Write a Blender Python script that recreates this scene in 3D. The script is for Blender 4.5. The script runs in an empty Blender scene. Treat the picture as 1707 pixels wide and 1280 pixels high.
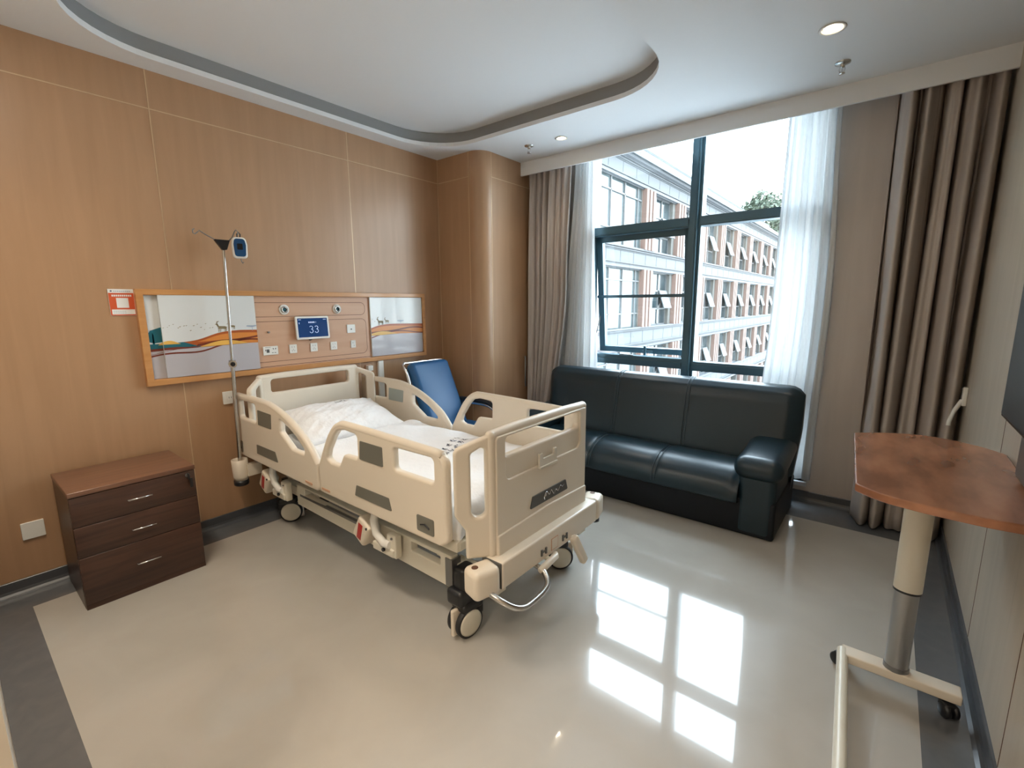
import bpy, bmesh, math, random
from mathutils import Vector, Matrix, noise
PI = math.pi
scn = bpy.context.scene
col = scn.collection
random.seed(7)

# ------------------------------------------------------------------ camera
CAM = Vector((3.4599, -3.7714, 1.5))
YAW, PITCH, ROLL, FPX = math.radians(-38.7917), math.radians(-9.7143), math.radians(-0.3379), 777.52
fw = Vector((math.sin(YAW)*math.cos(PITCH), math.cos(YAW)*math.cos(PITCH), math.sin(PITCH)))
rt = Vector((math.cos(YAW), -math.sin(YAW), 0)); up = rt.cross(fw)
rt, up = rt*math.cos(ROLL)+up*math.sin(ROLL), up*math.cos(ROLL)-rt*math.sin(ROLL)
cd = bpy.data.cameras.new('camera'); cam = bpy.data.objects.new('camera', cd); col.objects.link(cam)
cd.sensor_fit = 'HORIZONTAL'; cd.sensor_width = 36.0; cd.lens = FPX/1707*36.0; cd.clip_start = 0.02; cd.clip_end = 400
m = Matrix((rt, up, -fw)).transposed().to_4x4(); m.translation = CAM
cam.matrix_world = m; scn.camera = cam

# ------------------------------------------------------------------ view + sky + lights
vs = scn.view_settings
vs.view_transform = 'Standard'; vs.look = 'None'; vs.gamma = 1.0; vs.use_curve_mapping = False
vs.exposure = 1.78
SKY_LOW, SKY_HIGH = 3.6, 6.4
wd = bpy.data.worlds.new('overcast_sky'); scn.world = wd; wd.use_nodes = True
nt = wd.node_tree; bgn = nt.nodes['Background']
tc = nt.nodes.new('ShaderNodeTexCoord'); sx = nt.nodes.new('ShaderNodeSeparateXYZ')
rp = nt.nodes.new('ShaderNodeValToRGB')
nt.links.new(tc.outputs['Generated'], sx.inputs[0]); nt.links.new(sx.outputs['Z'], rp.inputs[0])
rp.color_ramp.elements[0].position = 0.0; rp.color_ramp.elements[0].color = (SKY_LOW*.90, SKY_LOW*.98, SKY_LOW*1.03, 1)
rp.color_ramp.elements[1].position = 0.8; rp.color_ramp.elements[1].color = (SKY_HIGH*.80, SKY_HIGH*.94, SKY_HIGH*1.08, 1)
nt.links.new(rp.outputs[0], bgn.inputs[0]); bgn.inputs[1].default_value = 1.0

def area_light(name, loc, size, power, color, rot=(0, 0, 0), parent=None, size_y=None, spread=None):
    l = bpy.data.lights.new(name, 'AREA'); l.energy = power; l.color = color
    l.size = size
    if size_y: l.shape = 'RECTANGLE'; l.size_y = size_y
    else: l.shape = 'DISK'
    if spread: l.spread = spread
    o = bpy.data.objects.new(name, l); o.location = loc; o.rotation_euler = rot; col.objects.link(o)
    if parent: o.parent = parent
    return o
# ------------------------------------------------------------------ materials
MATS = {}
def mat(name, color, rough=.5, metal=0., spec=.5, coat=0., emit=None, emit_s=0., nz=None, bump=None, sub=0., coat_r=.05):
    m = bpy.data.materials.new(name); m.use_nodes = True
    nt = m.node_tree; b = nt.nodes['Principled BSDF']
    b.inputs['Base Color'].default_value = (*color, 1); b.inputs['Roughness'].default_value = rough
    b.inputs['Metallic'].default_value = metal; b.inputs['Specular IOR Level'].default_value = spec
    b.inputs['Coat Weight'].default_value = coat; b.inputs['Coat Roughness'].default_value = coat_r
    if emit: b.inputs['Emission Color'].default_value = (*emit, 1); b.inputs['Emission Strength'].default_value = emit_s
    if nz or bump:
        tc = nt.nodes.new('ShaderNodeTexCoord'); mp = nt.nodes.new('ShaderNodeMapping')
        nt.links.new(tc.outputs['Object'], mp.inputs[0])
    if nz:   # (scale xyz, detail, color2, contrast lo, hi)
        sc, det, c2, lo, hi = nz
        mp.inputs['Scale'].default_value = sc
        n = nt.nodes.new('ShaderNodeTexNoise'); n.inputs['Scale'].default_value = 1.0; n.inputs['Detail'].default_value = det
        n.inputs['Distortion'].default_value = .6
        r = nt.nodes.new('ShaderNodeValToRGB'); r.color_ramp.elements[0].position = lo; r.color_ramp.elements[1].position = hi
        r.color_ramp.elements[0].color = (*color, 1); r.color_ramp.elements[1].color = (*c2, 1)
        nt.links.new(mp.outputs[0], n.inputs['Vector']); nt.links.new(n.outputs['Fac'], r.inputs[0])
        nt.links.new(r.outputs[0], b.inputs['Base Color'])
    if bump:  # (scale, strength, distance)
        n2 = nt.nodes.new('ShaderNodeTexNoise'); n2.inputs['Scale'].default_value = bump[0]; n2.inputs['Detail'].default_value = 3
        bp_ = nt.nodes.new('ShaderNodeBump'); bp_.inputs['Strength'].default_value = bump[1]; bp_.inputs['Distance'].default_value = bump[2]
        nt.links.new(tc.outputs['Object'], n2.inputs['Vector']); nt.links.new(n2.outputs['Fac'], bp_.inputs['Height'])
        nt.links.new(bp_.outputs[0], b.inputs['Normal'])
    MATS[name] = m
    return m
def glass(name, tint=(1, 1, 1), refl=.08, rough=0.0):
    m = bpy.data.materials.new(name); m.use_nodes = True; nt = m.node_tree
    nt.nodes.remove(nt.nodes['Principled BSDF']); out = nt.nodes['Material Output']
    t = nt.nodes.new('ShaderNodeBsdfTransparent'); t.inputs[0].default_value = (*tint, 1)
    g = nt.nodes.new('ShaderNodeBsdfGlossy'); g.inputs['Roughness'].default_value = rough
    lw = nt.nodes.new('ShaderNodeLayerWeight'); pw = nt.nodes.new('ShaderNodeMath'); pw.operation = 'POWER'; pw.inputs[1].default_value = 5
    f = nt.nodes.new('ShaderNodeMath'); f.operation = 'MULTIPLY_ADD'; f.inputs[1].default_value = .9; f.inputs[2].default_value = .04
    nt.links.new(lw.outputs['Facing'], pw.inputs[0]); nt.links.new(pw.outputs[0], f.inputs[0])
    x = nt.nodes.new('ShaderNodeMixShader')
    nt.links.new(f.outputs[0], x.inputs[0]); nt.links.new(t.outputs[0], x.inputs[1]); nt.links.new(g.outputs[0], x.inputs[2])
    nt.links.new(x.outputs[0], out.inputs[0]); MATS[name] = m
    return m
def sheer(name, color, trans, transp):
    m = bpy.data.materials.new(name); m.use_nodes = True; nt = m.node_tree
    nt.nodes.remove(nt.nodes['Principled BSDF']); out = nt.nodes['Material Output']
    d = nt.nodes.new('ShaderNodeBsdfDiffuse'); d.inputs[0].default_value = (*color, 1)
    t = nt.nodes.new('ShaderNodeBsdfTranslucent'); t.inputs[0].default_value = (*color, 1)
    x = nt.nodes.new('ShaderNodeMixShader'); x.inputs[0].default_value = trans
    nt.links.new(d.outputs[0], x.inputs[1]); nt.links.new(t.outputs[0], x.inputs[2])
    p = nt.nodes.new('ShaderNodeBsdfTransparent'); y = nt.nodes.new('ShaderNodeMixShader'); y.inputs[0].default_value = transp
    nt.links.new(x.outputs[0], y.inputs[1]); nt.links.new(p.outputs[0], y.inputs[2])
    nt.links.new(y.outputs[0], out.inputs[0]); MATS[name] = m
    return m
M_wall = mat('beige_laminate', (.41, .238, .128), .42, nz=((18, 18, 1.2), 4, (.45, .265, .146), .35, .7), coat=.2, coat_r=.25)
M_wallr = mat('cream_laminate', (.52, .46, .38), .45, nz=((14, 14, 1.2), 3, (.57, .505, .42), .35, .7))
M_seam = mat('bronze_seam', (.62, .44, .27), .35, metal=.4)
M_ceil = mat('ceiling_paint', (.78, .79, .80), .8)
M_band = mat('grey_cove_band', (.27, .27, .27), .7)  # even grey for the recess side, darker than the ceiling
M_base = mat('charcoal_baseboard', (.075, .08, .09), .3)
M_floor = mat('beige_vinyl', (.41, .385, .345), .10, spec=.3, nz=((3, 3, 3), 5, (.45, .425, .385), .3, .7), coat=.55, coat_r=.015, bump=(7, .03, .004)); M_floor.node_tree.nodes['Principled BSDF'].inputs['Coat IOR'].default_value = 1.5
M_border = mat('charcoal_vinyl', (.115, .12, .128), .14, spec=.4, nz=((14, 14, 14), 4, (.13, .135, .143), .3, .7), coat=.4, coat_r=.05, bump=(7, .03, .004))
M_walnut = mat('dark_walnut', (.045, .020, .014), .38, nz=((2.5, 2.5, 40), 5, (.092, .042, .027), .3, .72), coat=.15, coat_r=.2)
M_walnuttop = mat('walnut_top', (.13, .058, .034), .3, nz=((40, 2.5, 40), 5, (.21, .10, .058), .3, .72), coat=.25, coat_r=.15)
M_cherry = mat('cherry_wood', (.25, .10, .05), .26, nz=((10, 3.0, 10), 4, (.46, .20, .105), .36, .66), coat=.4, coat_r=.12)
M_cherry.node_tree.nodes['Noise Texture'].inputs['Distortion'].default_value = .15
M_frame = mat('honey_wood', (.50, .23, .075), .35, nz=((30, 3, 30), 4, (.58, .29, .11), .3, .7), coat=.2)
M_equip = mat('peach_laminate', (.56, .33, .21), .4, nz=((16, 2, 16), 3, (.61, .375, .245), .3, .7))
M_groove = mat('groove_brown', (.13, .06, .035), .6)
M_white = mat('white_plastic', (.78, .77, .73), .3)
M_abs = mat('ivory_plastic', (.74, .66, .55), .30, bump=(220, .03, .002))
M_absg = mat('ivory_metal', (.70, .66, .56), .35)
M_grey = mat('grey_label', (.16, .155, .13), .35)
M_greyd = mat('dark_grey_label', (.09, .09, .085), .3)
M_greyb = mat('grey_green_pad', (.33, .37, .35), .3)
M_black = mat('black_plastic', (.012, .013, .016), .35)
M_rubber = mat('black_rubber', (.015, .015, .017), .6)
M_red = mat('red_sticker', (.42, .03, .025), .4)
M_steel = mat('brushed_steel', (.55, .54, .52), .25, metal=1.)
M_satin = mat('satin_steel', (.40, .40, .40), .42, metal=.9)
M_chrome = mat('chrome', (.75, .75, .75), .08, metal=1.)
M_dsteel = mat('dark_steel', (.24, .24, .24), .35, metal=.7)
M_sheet = mat('white_cotton', (.86, .86, .87), .8, bump=(38, .35, .012))
M_pillow = mat('white_pillow_cotton', (.88, .88, .89), .8, bump=(22, .55, .014))
M_ink = mat('navy_print', (.04, .05, .10), .7)
M_leather = mat('navy_leather', (.008, .024, .036), .32, spec=.5, bump=(60, .10, .003))
M_leatherd = mat('black_leather_base', (.006, .009, .014), .5, spec=.3, bump=(60, .1, .004))
M_stitch = mat('seam_piping', (.03, .05, .065), .4)
M_blued = mat('dark_blue_plastic', (.008, .06, .16), .3)
M_blue = mat('blue_vinyl', (.010, .095, .25), .42, bump=(50, .08, .003))
M_drape = mat('taupe_drape', (.44, .385, .35), .9, nz=((300, 300, 8), 2, (.49, .43, .39), .3, .7))
M_lining = mat('slate_lining', (.045, .06, .075), .9)
M_sheer = sheer('white_voile', (.82, .83, .835), .50, .06)
M_alu = mat('slate_aluminium', (.055, .115, .15), .3, metal=.3)
M_glass = glass('window_glass', (.93, .96, .96))
M_scr = mat('blue_screen', (.008, .025, .08), .15, emit=(.008, .045, .15), emit_s=.16)
M_scrw = mat('screen_white', (.6, .7, .9), .3, emit=(.55, .7, 1.), emit_s=.12)
M_tv = mat('tv_black', (.012, .012, .016), .25)
M_orange = mat('orange_print', (.62, .10, .03), .45)
M_card = mat('white_card', (.80, .80, .78), .4)
M_artw = mat('art_white', (.70, .72, .72), .25, coat=.3)
M_artg = mat('art_grey', (.47, .45, .48), .25, coat=.3)
M_a1 = mat('art_rust', (.42, .10, .025), .3); M_a2 = mat('art_orange', (.66, .24, .05), .3)
M_a3 = mat('art_maroon', (.17, .035, .018), .3); M_a4 = mat('art_teal', (.015, .13, .17), .3)
M_a5 = mat('art_amber', (.78, .46, .10), .3); M_a6 = mat('art_olive', (.22, .17, .09), .4)
M_a7 = mat('art_mist_blue', (.35, .42, .52), .4)
M_wallfar = mat('beige_far_laminate', (.50, .435, .385), .5, nz=((14, 14, 1.2), 3, (.54, .47, .415), .35, .7))
M_lamp = mat('lamp_glow', (1, .9, .7), .5, emit=(1, .80, .50), emit_s=14)
M_panel = mat('fill_panel_glow', (1, 1, 1), .5, emit=(1, .92, .82), emit_s=3)  # glow of the added fill panels
M_lampring = mat('lamp_ring', (.8, .78, .74), .4)
M_clear = mat('clear_acrylic', (.72, .68, .60), .08, spec=.7, coat=.5)
M_sill = mat('pale_stone', (.55, .56, .56), .4)
# exterior
M_fcream = mat('facade_cream', (0.057, 0.055, 0.049), .8, nz=((0.456, 0.456, 0.456), 3, (0.065, 0.063, 0.057), .3, .7))
M_fpanel = mat('facade_panel', (0.050, 0.053, 0.058), .7)
M_fline = mat('facade_line', (0.017, 0.021, 0.025), .7)
M_terra = mat('facade_terracotta', (.088, .053, .041), .8)
M_froof = mat('facade_roof', (0.038, 0.042, 0.043), .7, nz=((1.5, 1.5, 1.5), 4, (0.049, 0.051, 0.050), .3, .7))
M_fglass = mat('facade_glazing', (0.034, 0.046, 0.049), .10, spec=.35, nz=((0.684, 0.684, 0.380), 3, (0.057, 0.068, 0.070), .35, .65))
M_fglassd = mat('facade_window_pane', (0.014, 0.021, 0.024), .12, spec=.3, nz=((1.2, 1.2, .8), 4, (0.042, 0.052, 0.055), .4, .65))
M_fsash = mat('facade_sash', (0.065, 0.072, 0.076), .5)
M_fbar = mat('facade_bar', (0.065, 0.068, 0.070), .5)
M_ground = mat('pavement', (.46, .46, .46), .9)
M_leaf = mat('tree_leaf', (.020, .030, .017), .8, nz=((2, 2, 2), 4, (.045, .058, .036), .3, .7)); M_trunk = mat('tree_bark', (.10, .08, .06), .9)

# ------------------------------------------------------------------ mesh helpers
def world(o):
    w = o.matrix_basis.copy()
    return world(o.parent) @ o.matrix_parent_inverse @ w if o.parent is not None else w
class MB:
    """collects shapes, builds ONE mesh object"""
    def __init__(s): s.v = []; s.f = []; s.mi = []; s.mats = []; s.sm = []
    def slot(s, m):
        if m not in s.mats: s.mats.append(m)
        return s.mats.index(m)
    def add(s, vs, fs, m, smooth=False, M=None):
        o = len(s.v); k = s.slot(m)
        for p in vs:
            p = Vector(p); s.v.append(M @ p if M else p)
        for f in fs: s.f.append([i+o for i in f]); s.mi.append(k); s.sm.append(smooth)
        return s
    def box(s, a, b, m, M=None):
        (x0, y0, z0), (x1, y1, z1) = a, b
        x0, x1 = min(x0, x1), max(x0, x1); y0, y1 = min(y0, y1), max(y0, y1); z0, z1 = min(z0, z1), max(z0, z1)
        vs = [(x0,y0,z0),(x1,y0,z0),(x1,y1,z0),(x0,y1,z0),(x0,y0,z1),(x1,y0,z1),(x1,y1,z1),(x0,y1,z1)]
        return s.add(vs, [(0,3,2,1),(4,5,6,7),(0,1,5,4),(1,2,6,5),(2,3,7,6),(3,0,4,7)], m, False, M)
    def rbox(s, c, h, r, m, seg=3, inner=4, bulge=(0,0,0), M=None, fn=None):
        """rounded box: centre, half sizes, radius; bulge puffs each face"""
        r = min(r, *h)*.999
        def axis(H):
            e = [-H + r - r*math.tan(PI/4*(1-k/seg)) for k in range(seg+1)]
            i = [(-H+r) + (2*(H-r))*k/inner for k in range(1, inner)]
            return e + i + [-q for q in reversed(e)]
        ax = [axis(q) for q in h]; n = [len(q) for q in ax]; idx = {}; vs = []; fs = []
        def vert(i, j, k):
            if (i,j,k) not in idx:
                p = Vector((ax[0][i], ax[1][j], ax[2][k]))
                q = Vector([max(-(H-r), min(H-r, t)) for t, H in zip(p, h)]); d = p-q
                if d.length > 1e-9: d = d.normalized()*r
                w = q+d; u = [w[t]/h[t] for t in range(3)]
                for t in range(3):
                    if bulge[t]:
                        a, b = [g for g in range(3) if g != t]
                        w[t] += bulge[t]*u[t]*(1-u[a]**2)*(1-u[b]**2)
                if fn: w = fn(w, u)
                idx[(i,j,k)] = len(vs); vs.append(w+Vector(c))
            return idx[(i,j,k)]
        for A, B, C in ((0,1,2),(1,2,0),(2,0,1)):
            for side in (0, n[C]-1):
                for i in range(n[A]-1):
                    for j in range(n[B]-1):
                        q = []
                        for (di, dj) in ((0,0),(1,0),(1,1),(0,1)):
                            t = [0,0,0]; t[A] = i+di; t[B] = j+dj; t[C] = side; q.append(vert(*t))
                        fs.append(q if side else q[::-1])
        return s.add(vs, fs, m, True, M)
    def tube(s, pts, r, m, n=10, cap=True, M=None, smooth=0):
        pts = [Vector(p) for p in pts]; rs = list(r) if isinstance(r, (list, tuple)) else [r]*len(pts)
        if smooth and len(pts) > 2:
            q = []; qr = []
            for i in range(len(pts)-1):
                a, b, c, d = pts[max(i-1, 0)], pts[i], pts[i+1], pts[min(i+2, len(pts)-1)]
                for k in range(smooth):
                    t = k/smooth
                    q.append(.5*((2*b)+(c-a)*t+(2*a-5*b+4*c-d)*t*t+(3*b-a-3*c+d)*t**3)); qr.append(rs[i]*(1-t)+rs[i+1]*t)
            q.append(pts[-1]); qr.append(rs[-1]); pts, rs = q, qr
        vs = []; fs = []; prev = None
        for i, p in enumerate(pts):
            t = (pts[min(i+1, len(pts)-1)]-pts[max(i-1, 0)]).normalized()
            if prev is None:
                a = Vector((0,0,1)) if abs(t.z) < .9 else Vector((1,0,0)); u = t.cross(a).normalized()
            else: u = (prev - t*prev.dot(t)).normalized()
            prev = u; w = t.cross(u)
            for k in range(n):
                an = 2*PI*k/n; vs.append(p + (u*math.cos(an)+w*math.sin(an))*rs[i])
        for i in range(len(pts)-1):
            for k in range(n):
                a = i*n+k; b = i*n+(k+1)%n; fs.append((a, b, b+n, a+n))
        s.add(vs, fs, m, True, M)
        if cap:
            s.add(vs[:n], [tuple(range(n))[::-1]], m, False, M); s.add(vs[-n:], [tuple(range(n))], m, False, M)
        return s
    def cyl(s, a, b, r, m, n=20, M=None, r2=None): return s.tube([a, b], [r, r if r2 is None else r2], m, n, True, M)
    def lathe(s, prof, m, n=24, M=None):
        vs = []; fs = []
        for r, z in prof:
            for k in range(n): vs.append((r*math.cos(2*PI*k/n), r*math.sin(2*PI*k/n), z))
        for i in range(len(prof)-1):
            for k in range(n):
                a = i*n+k; b = i*n+(k+1)%n; fs.append((a, b, b+n, a+n))
        return s.add(vs, fs, m, True, M)
    def grid(s, fn, nu, nv, m, smooth=True, M=None):
        vs = [fn(i/nu, j/nv) for j in range(nv+1) for i in range(nu+1)]
        fs = [(j*(nu+1)+i, j*(nu+1)+i+1, (j+1)*(nu+1)+i+1, (j+1)*(nu+1)+i) for j in range(nv) for i in range(nu)]
        return s.add(vs, fs, m, smooth, M)
    def poly(s, pts, m, M=None): return s.add(pts, [tuple(range(len(pts)))], m, False, M)
    def plate(s, outline, holes, th, m, bevel=.006, M=None, res=2):
        """flat plate with holes in local XY, thickness along Z, rounded rim"""
        cu = bpy.data.curves.new('tmp', 'CURVE'); cu.dimensions = '2D'; cu.fill_mode = 'BOTH'
        cu.extrude = max(th/2-bevel, .0001); cu.bevel_depth = bevel; cu.bevel_resolution = res; cu.offset = -bevel
        for o in [outline]+list(holes):
            sp = cu.splines.new('POLY'); sp.points.add(len(o)-1); sp.use_cyclic_u = True
            for p, q in zip(sp.points, o): p.co = (q[0], q[1], 0, 1)
        ob = bpy.data.objects.new('tmp', cu); col.objects.link(ob)
        me = bpy.data.meshes.new_from_object(ob.evaluated_get(bpy.context.evaluated_depsgraph_get()))
        s.add([v.co.copy() for v in me.vertices], [tuple(p.vertices) for p in me.polygons], m, False, M)
        bpy.data.objects.remove(ob); bpy.data.curves.remove(cu); bpy.data.meshes.remove(me)
        return s
    def build(s, name, parent=None, loc=None, shade_angle=None):
        me = bpy.data.meshes.new(name); me.from_pydata([tuple(v) for v in s.v], [], s.f); me.validate(clean_customdata=False)
        for q in s.mats: me.materials.append(q)
        if len(me.polygons) == len(s.f):
            for p, k, sm in zip(me.polygons, s.mi, s.sm): p.material_index = k; p.use_smooth = sm
        if loc is not None: me.transform(Matrix.Translation(-Vector(loc)))
        o = bpy.data.objects.new(name, me); col.objects.link(o)
        if loc is not None: o.location = loc
        if parent is not None:
            o.parent = parent; o.matrix_parent_inverse = world(parent).inverted()
        return o

def fillet(pts, rad, seg=5):
    """round the corners of a polygon"""
    out = []; n = len(pts)
    for i in range(n):
        p = Vector(pts[i]); a = Vector(pts[i-1]); b = Vector(pts[(i+1) % n]); r = rad[i] if isinstance(rad, (list, tuple)) else rad
        u = a-p; w = b-p; lu, lw = u.length, w.length; u.normalize(); w.normalize()
        an = u.angle(w)
        if r <= 0 or an > PI-.02: out.append(tuple(p)); continue
        d = min(r/math.tan(an/2), lu*.49, lw*.49); r = d*math.tan(an/2)
        c = p + (u+w).normalized()*(r/math.sin(an/2)); s0 = p+u*d-c; s1 = p+w*d-c
        a0 = math.atan2(s0.y, s0.x); a1 = math.atan2(s1.y, s1.x); da = (a1-a0+PI) % (2*PI)-PI
        for k in range(seg+1):
            t = a0+da*k/seg; out.append((c.x+r*math.cos(t), c.y+r*math.sin(t)))
    return out
def rect(x0, y0, x1, y1, r=.01, seg=5): return fillet([(x0,y0),(x1,y0),(x1,y1),(x0,y1)], r, seg)
def MXZ(y, flip=False):   # local (x,y,z) -> world (x, y-depth, z): plate standing in the XZ plane
    return Matrix(((1,0,0,0),(0,0,-1,y),(0,1,0,0),(0,0,0,1)))
def MYZ(x):               # local x -> world y, local y -> world z, local z -> world x
    return Matrix(((0,0,1,x),(1,0,0,0),(0,1,0,0),(0,0,0,1)))
def thing(name, label, cat, loc=(0,0,0), group=None):
    o = bpy.data.objects.new(name, None); col.objects.link(o); o.location = loc; o.empty_display_size = .1
    return tag(o, label, cat, group)
def tag(o, label, cat, group=None, kind=None):
    if label: o['label'] = label
    if cat: o['category'] = cat
    if group: o['group'] = group
    if kind: o['kind'] = kind
    return o
def struct(o, label=None):
    o['kind'] = 'structure'
    if label: o['label'] = label; 
    return o
def copy_tree(o, parent=None):
    c = o.copy(); col.objects.link(c)
    if parent is not None: c.parent = parent
    for ch in list(o.children): copy_tree(ch, c)
    return c

# ------------------------------------------------------------------ the room
XW, ZC, YN = 3.8605, 2.8324, -3.780       # right wall, ceiling, near wall
YG = 0.27                                 # inner face of the window wall
# floor: light field and dark border, one mesh
XB, YB0, YB1, XR = .2138, -3.6267, -.09, 3.691
mb = MB()
def fq(x0, y0, x1, y1, m): mb.add([(x0,y0,0),(x1,y0,0),(x1,y1,0),(x0,y1,0)], [(0,1,2,3)], m)
fq(XB, YB0, XR, YB1, M_floor)
fq(-.1, -6.2, XB, .6, M_border); fq(XB, YB1, XR, .6, M_border); fq(XR, -6.2, 4.0, .6, M_border); fq(XB, -3.85, XR, YB0, M_border)
fq(XB, -6.2, XR, -3.85, M_floor)
mb.box((-.1, -6.2, -.12), (4.0, .6, -.002), M_border)
struct(mb.build('floor'))
# left (bed head) wall, panels divided by thin metal seams
YS = [-2.80-1.2813*1, -2.80, -1.5186]
mb = MB(); mb.box((-.12, -6.2, 0), (0, -.5674, 3.0), M_wall)
for y in YS: mb.box((-.001, y-.003, .08), (.0012, y+.003, ZC), M_seam)
mb.box((-.001, -6.1, 2.6205), (.0012, -.57, 2.6265), M_seam)
mb.box((-.001, -.576, .08), (.002, -.568, ZC), M_seam)
struct(mb.build('wall_left'))
# boxed-out corner pillar with rounded edge
pts = [(-.12, -.5674)] + [(.42+.13*math.sin(a), -.5674+.13-.13*math.cos(a)) for a in [PI/2*k/10 for k in range(11)]] + [(.55, .5), (-.12, .5)]
mb = MB(); n = len(pts)
mb.add([(x, y, 0) for x, y in pts]+[(x, y, 3.0) for x, y in pts], [(i, (i+1) % n, n+(i+1) % n, n+i) for i in range(n)], M_wall, True)
for f in range(len(mb.sm)): mb.sm[f] = 1 <= f <= 10
mb.box((.397, -.5686, .08), (.403, -.566, ZC), M_seam); mb.box((.549, -.433, .08), (.5512, -.427, ZC), M_seam)
mb.box((0, -.5686, 2.6205), (.40, -.566, 2.6265), M_seam); mb.box((.549, -.43, 2.6205), (.5512, .27, 2.6265), M_seam)
struct(mb.build('wall_corner'))
# right wall
mb = MB(); mb.box((XW, -6.2, 0), (XW+.12, .6, 3.0), M_wallr)
for y in (-1.15, -1.882, -2.6): mb.box((XW-.001, y-.002, .08), (XW+.001, y+.002, 2.83), M_groove)
struct(mb.build('wall_right'))
# near wall beside the camera, doorway behind the camera, entry passage
mb = MB(); mb.box((-.12, YN-.12, 0), (2.35, YN, 3.0), M_wallr); mb.box((2.35, YN-.12, 2.45), (XW, YN, 3.0), M_wallr)
struct(mb.build('wall_near'))
mb = MB(); mb.box((2.23, -6.2, 0), (2.35, YN-.12, 3.0), M_wallr); struct(mb.build('wall_passage'))
mb = MB(); mb.box((2.23, -6.32, 0), (XW+.12, -6.2, 3.0), M_wallr); struct(mb.build('wall_back'))
# window wall: strips beside, below and above the opening
WX0, WX1, WZ0, WZ1 = 1.15, 3.07, .15, 2.92
mb = MB(); mb.box((.55, YG, 0), (WX0, .5, 3.0), M_wallfar); mb.box((WX1, YG, 0), (XW, .5, 3.0), M_wallfar)
mb.box((WX0, YG, 0), (WX1, .5, WZ0), M_wallfar); mb.box((WX0, YG, WZ1), (WX1, .5, 3.0), M_wallfar)
struct(mb.build('wall_far'))
mb = MB(); mb.box((WX0-.03, YG-.03, WZ0-.03), (WX1+.02, .34, WZ0), M_sill); struct(mb.build('trim_1'), 'pale stone window ledge under the big window')
# baseboards
mb = MB(); H = .0766
def bboard(name, a, b, nrm):
    mb = MB(); a = Vector((*a, 0)); b = Vector((*b, 0)); nv = Vector((*nrm, 0))
    prof = [(0, 0), (.034, 0), (.022, .006), (.014, .016), (.010, .03), (.010, H-.002), (.008, H), (0, H)]
    vs = [a+nv*d+Vector((0,0,z)) for d, z in prof]+[b+nv*d+Vector((0,0,z)) for d, z in prof]; k = len(prof)
    mb.add(vs, [(i, (i+1) % k, k+(i+1) % k, k+i) for i in range(k)]+[tuple(range(k)), tuple(range(k, 2*k))], M_base)
    return struct(mb.build(name))
bboard('baseboard_left', (0, -3.8), (0, -.5674), (1, 0))
bboard('baseboard_corner', (0, -.5674), (.42, -.5674), (0, -1))
bboard('baseboard_pillar', (.55, -.44), (.55, YG), (1, 0))
bboard('baseboard_right', (XW, -6.2), (XW, YG), (-1, 0))
bboard('baseboard_far', (.55, YG), (XW, YG), (0, -1))
# ceiling with rounded recess
RX0, RX1, RY0, RY1, RR = .16, 2.33, -3.25, -.70, .45
rec = rect(RX0, RY0, RX1, RY1, RR, 10)
mb = MB()
mb.plate([(-.12, -6.2), (XW+.1, -6.2), (XW+.1, 0.0), (-.12, 0.0)], [rec], .03, M_ceil, bevel=.0005, M=Matrix.Translation((0, 0, ZC+.015)))
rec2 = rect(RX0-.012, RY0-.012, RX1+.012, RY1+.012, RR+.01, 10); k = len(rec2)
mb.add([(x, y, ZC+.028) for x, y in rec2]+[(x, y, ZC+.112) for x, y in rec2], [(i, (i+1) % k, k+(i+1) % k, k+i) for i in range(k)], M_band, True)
mb.add([(x, y, ZC+.110) for x, y in rec2], [tuple(range(k))], M_ceil)
mb.box((-.12, -6.2, ZC+.125), (XW+.1, .6, ZC+.2), M_ceil)
mb.box((-.12, .0, ZC+.10), (XW+.1, .5, ZC+.12), M_ceil)
struct(mb.build('ceiling'))
# curtain pelmet
mb = MB(); mb.box((.55, 0, 2.712), (XW, .018, ZC+.11), M_ceil); struct(mb.build('trim_2'), 'white pelmet board hiding the curtain rails')

# ------------------------------------------------------------------ window
win = struct(thing('window_1', None, None, (2.11, .33, WZ0))); 
WY0, WY1 = .285, .385
mb = MB()
mb.box((WX0, WY0, WZ0), (WX0+.045, WY1, WZ1), M_alu); mb.box((WX1-.045, WY0, WZ0), (WX1, WY1, WZ1), M_alu)
mb.box((WX0, WY0, WZ1-.05), (WX1, WY1, WZ1), M_alu); mb.box((WX0, WY0, WZ0), (WX1, WY1, WZ0+.05), M_alu)
mb.build('window_frame', win)
mb = MB(); mb.box((2.085, WY0, WZ0), (2.185, WY1, WZ1), M_alu); mb.box((2.108, WY0-.035, WZ0), (2.162, WY0, WZ1), M_alu)
mb.box((2.120, WY0-.045, WZ0), (2.150, WY0-.035, WZ1), M_alu)
mb.build('mullion', win)
mb = MB(); mb.box((WX0, WY0, 2.118), (2.085, WY1, 2.198), M_alu); mb.box((WX0, WY0-.012, 2.130), (2.085, WY0, 2.186), M_alu)
mb.box((2.185, WY0, 2.122), (WX1, WY1, 2.197), M_alu); mb.box((2.185, WY0-.012, 2.132), (WX1, WY0, 2.187), M_alu); mb.build('transom', win)
mb = MB(); mb.box((WX0, WY0, .935), (2.085, WY1, 1.022), M_alu); mb.box((WX0, WY0-.012, .95), (2.085, WY0, .99), M_alu)
mb.box((2.185, WY0, .928), (WX1, WY1, 1.006), M_alu); mb.box((2.185, WY0-.012, .94), (WX1, WY0, .99), M_alu); mb.build('transom', win)
def pane(x0, x1, z0, z1, y=.345):
    mb = MB(); mb.box((x0, y, z0), (x1, y+.006, z1), M_glass); mb.build('pane', win)
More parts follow.
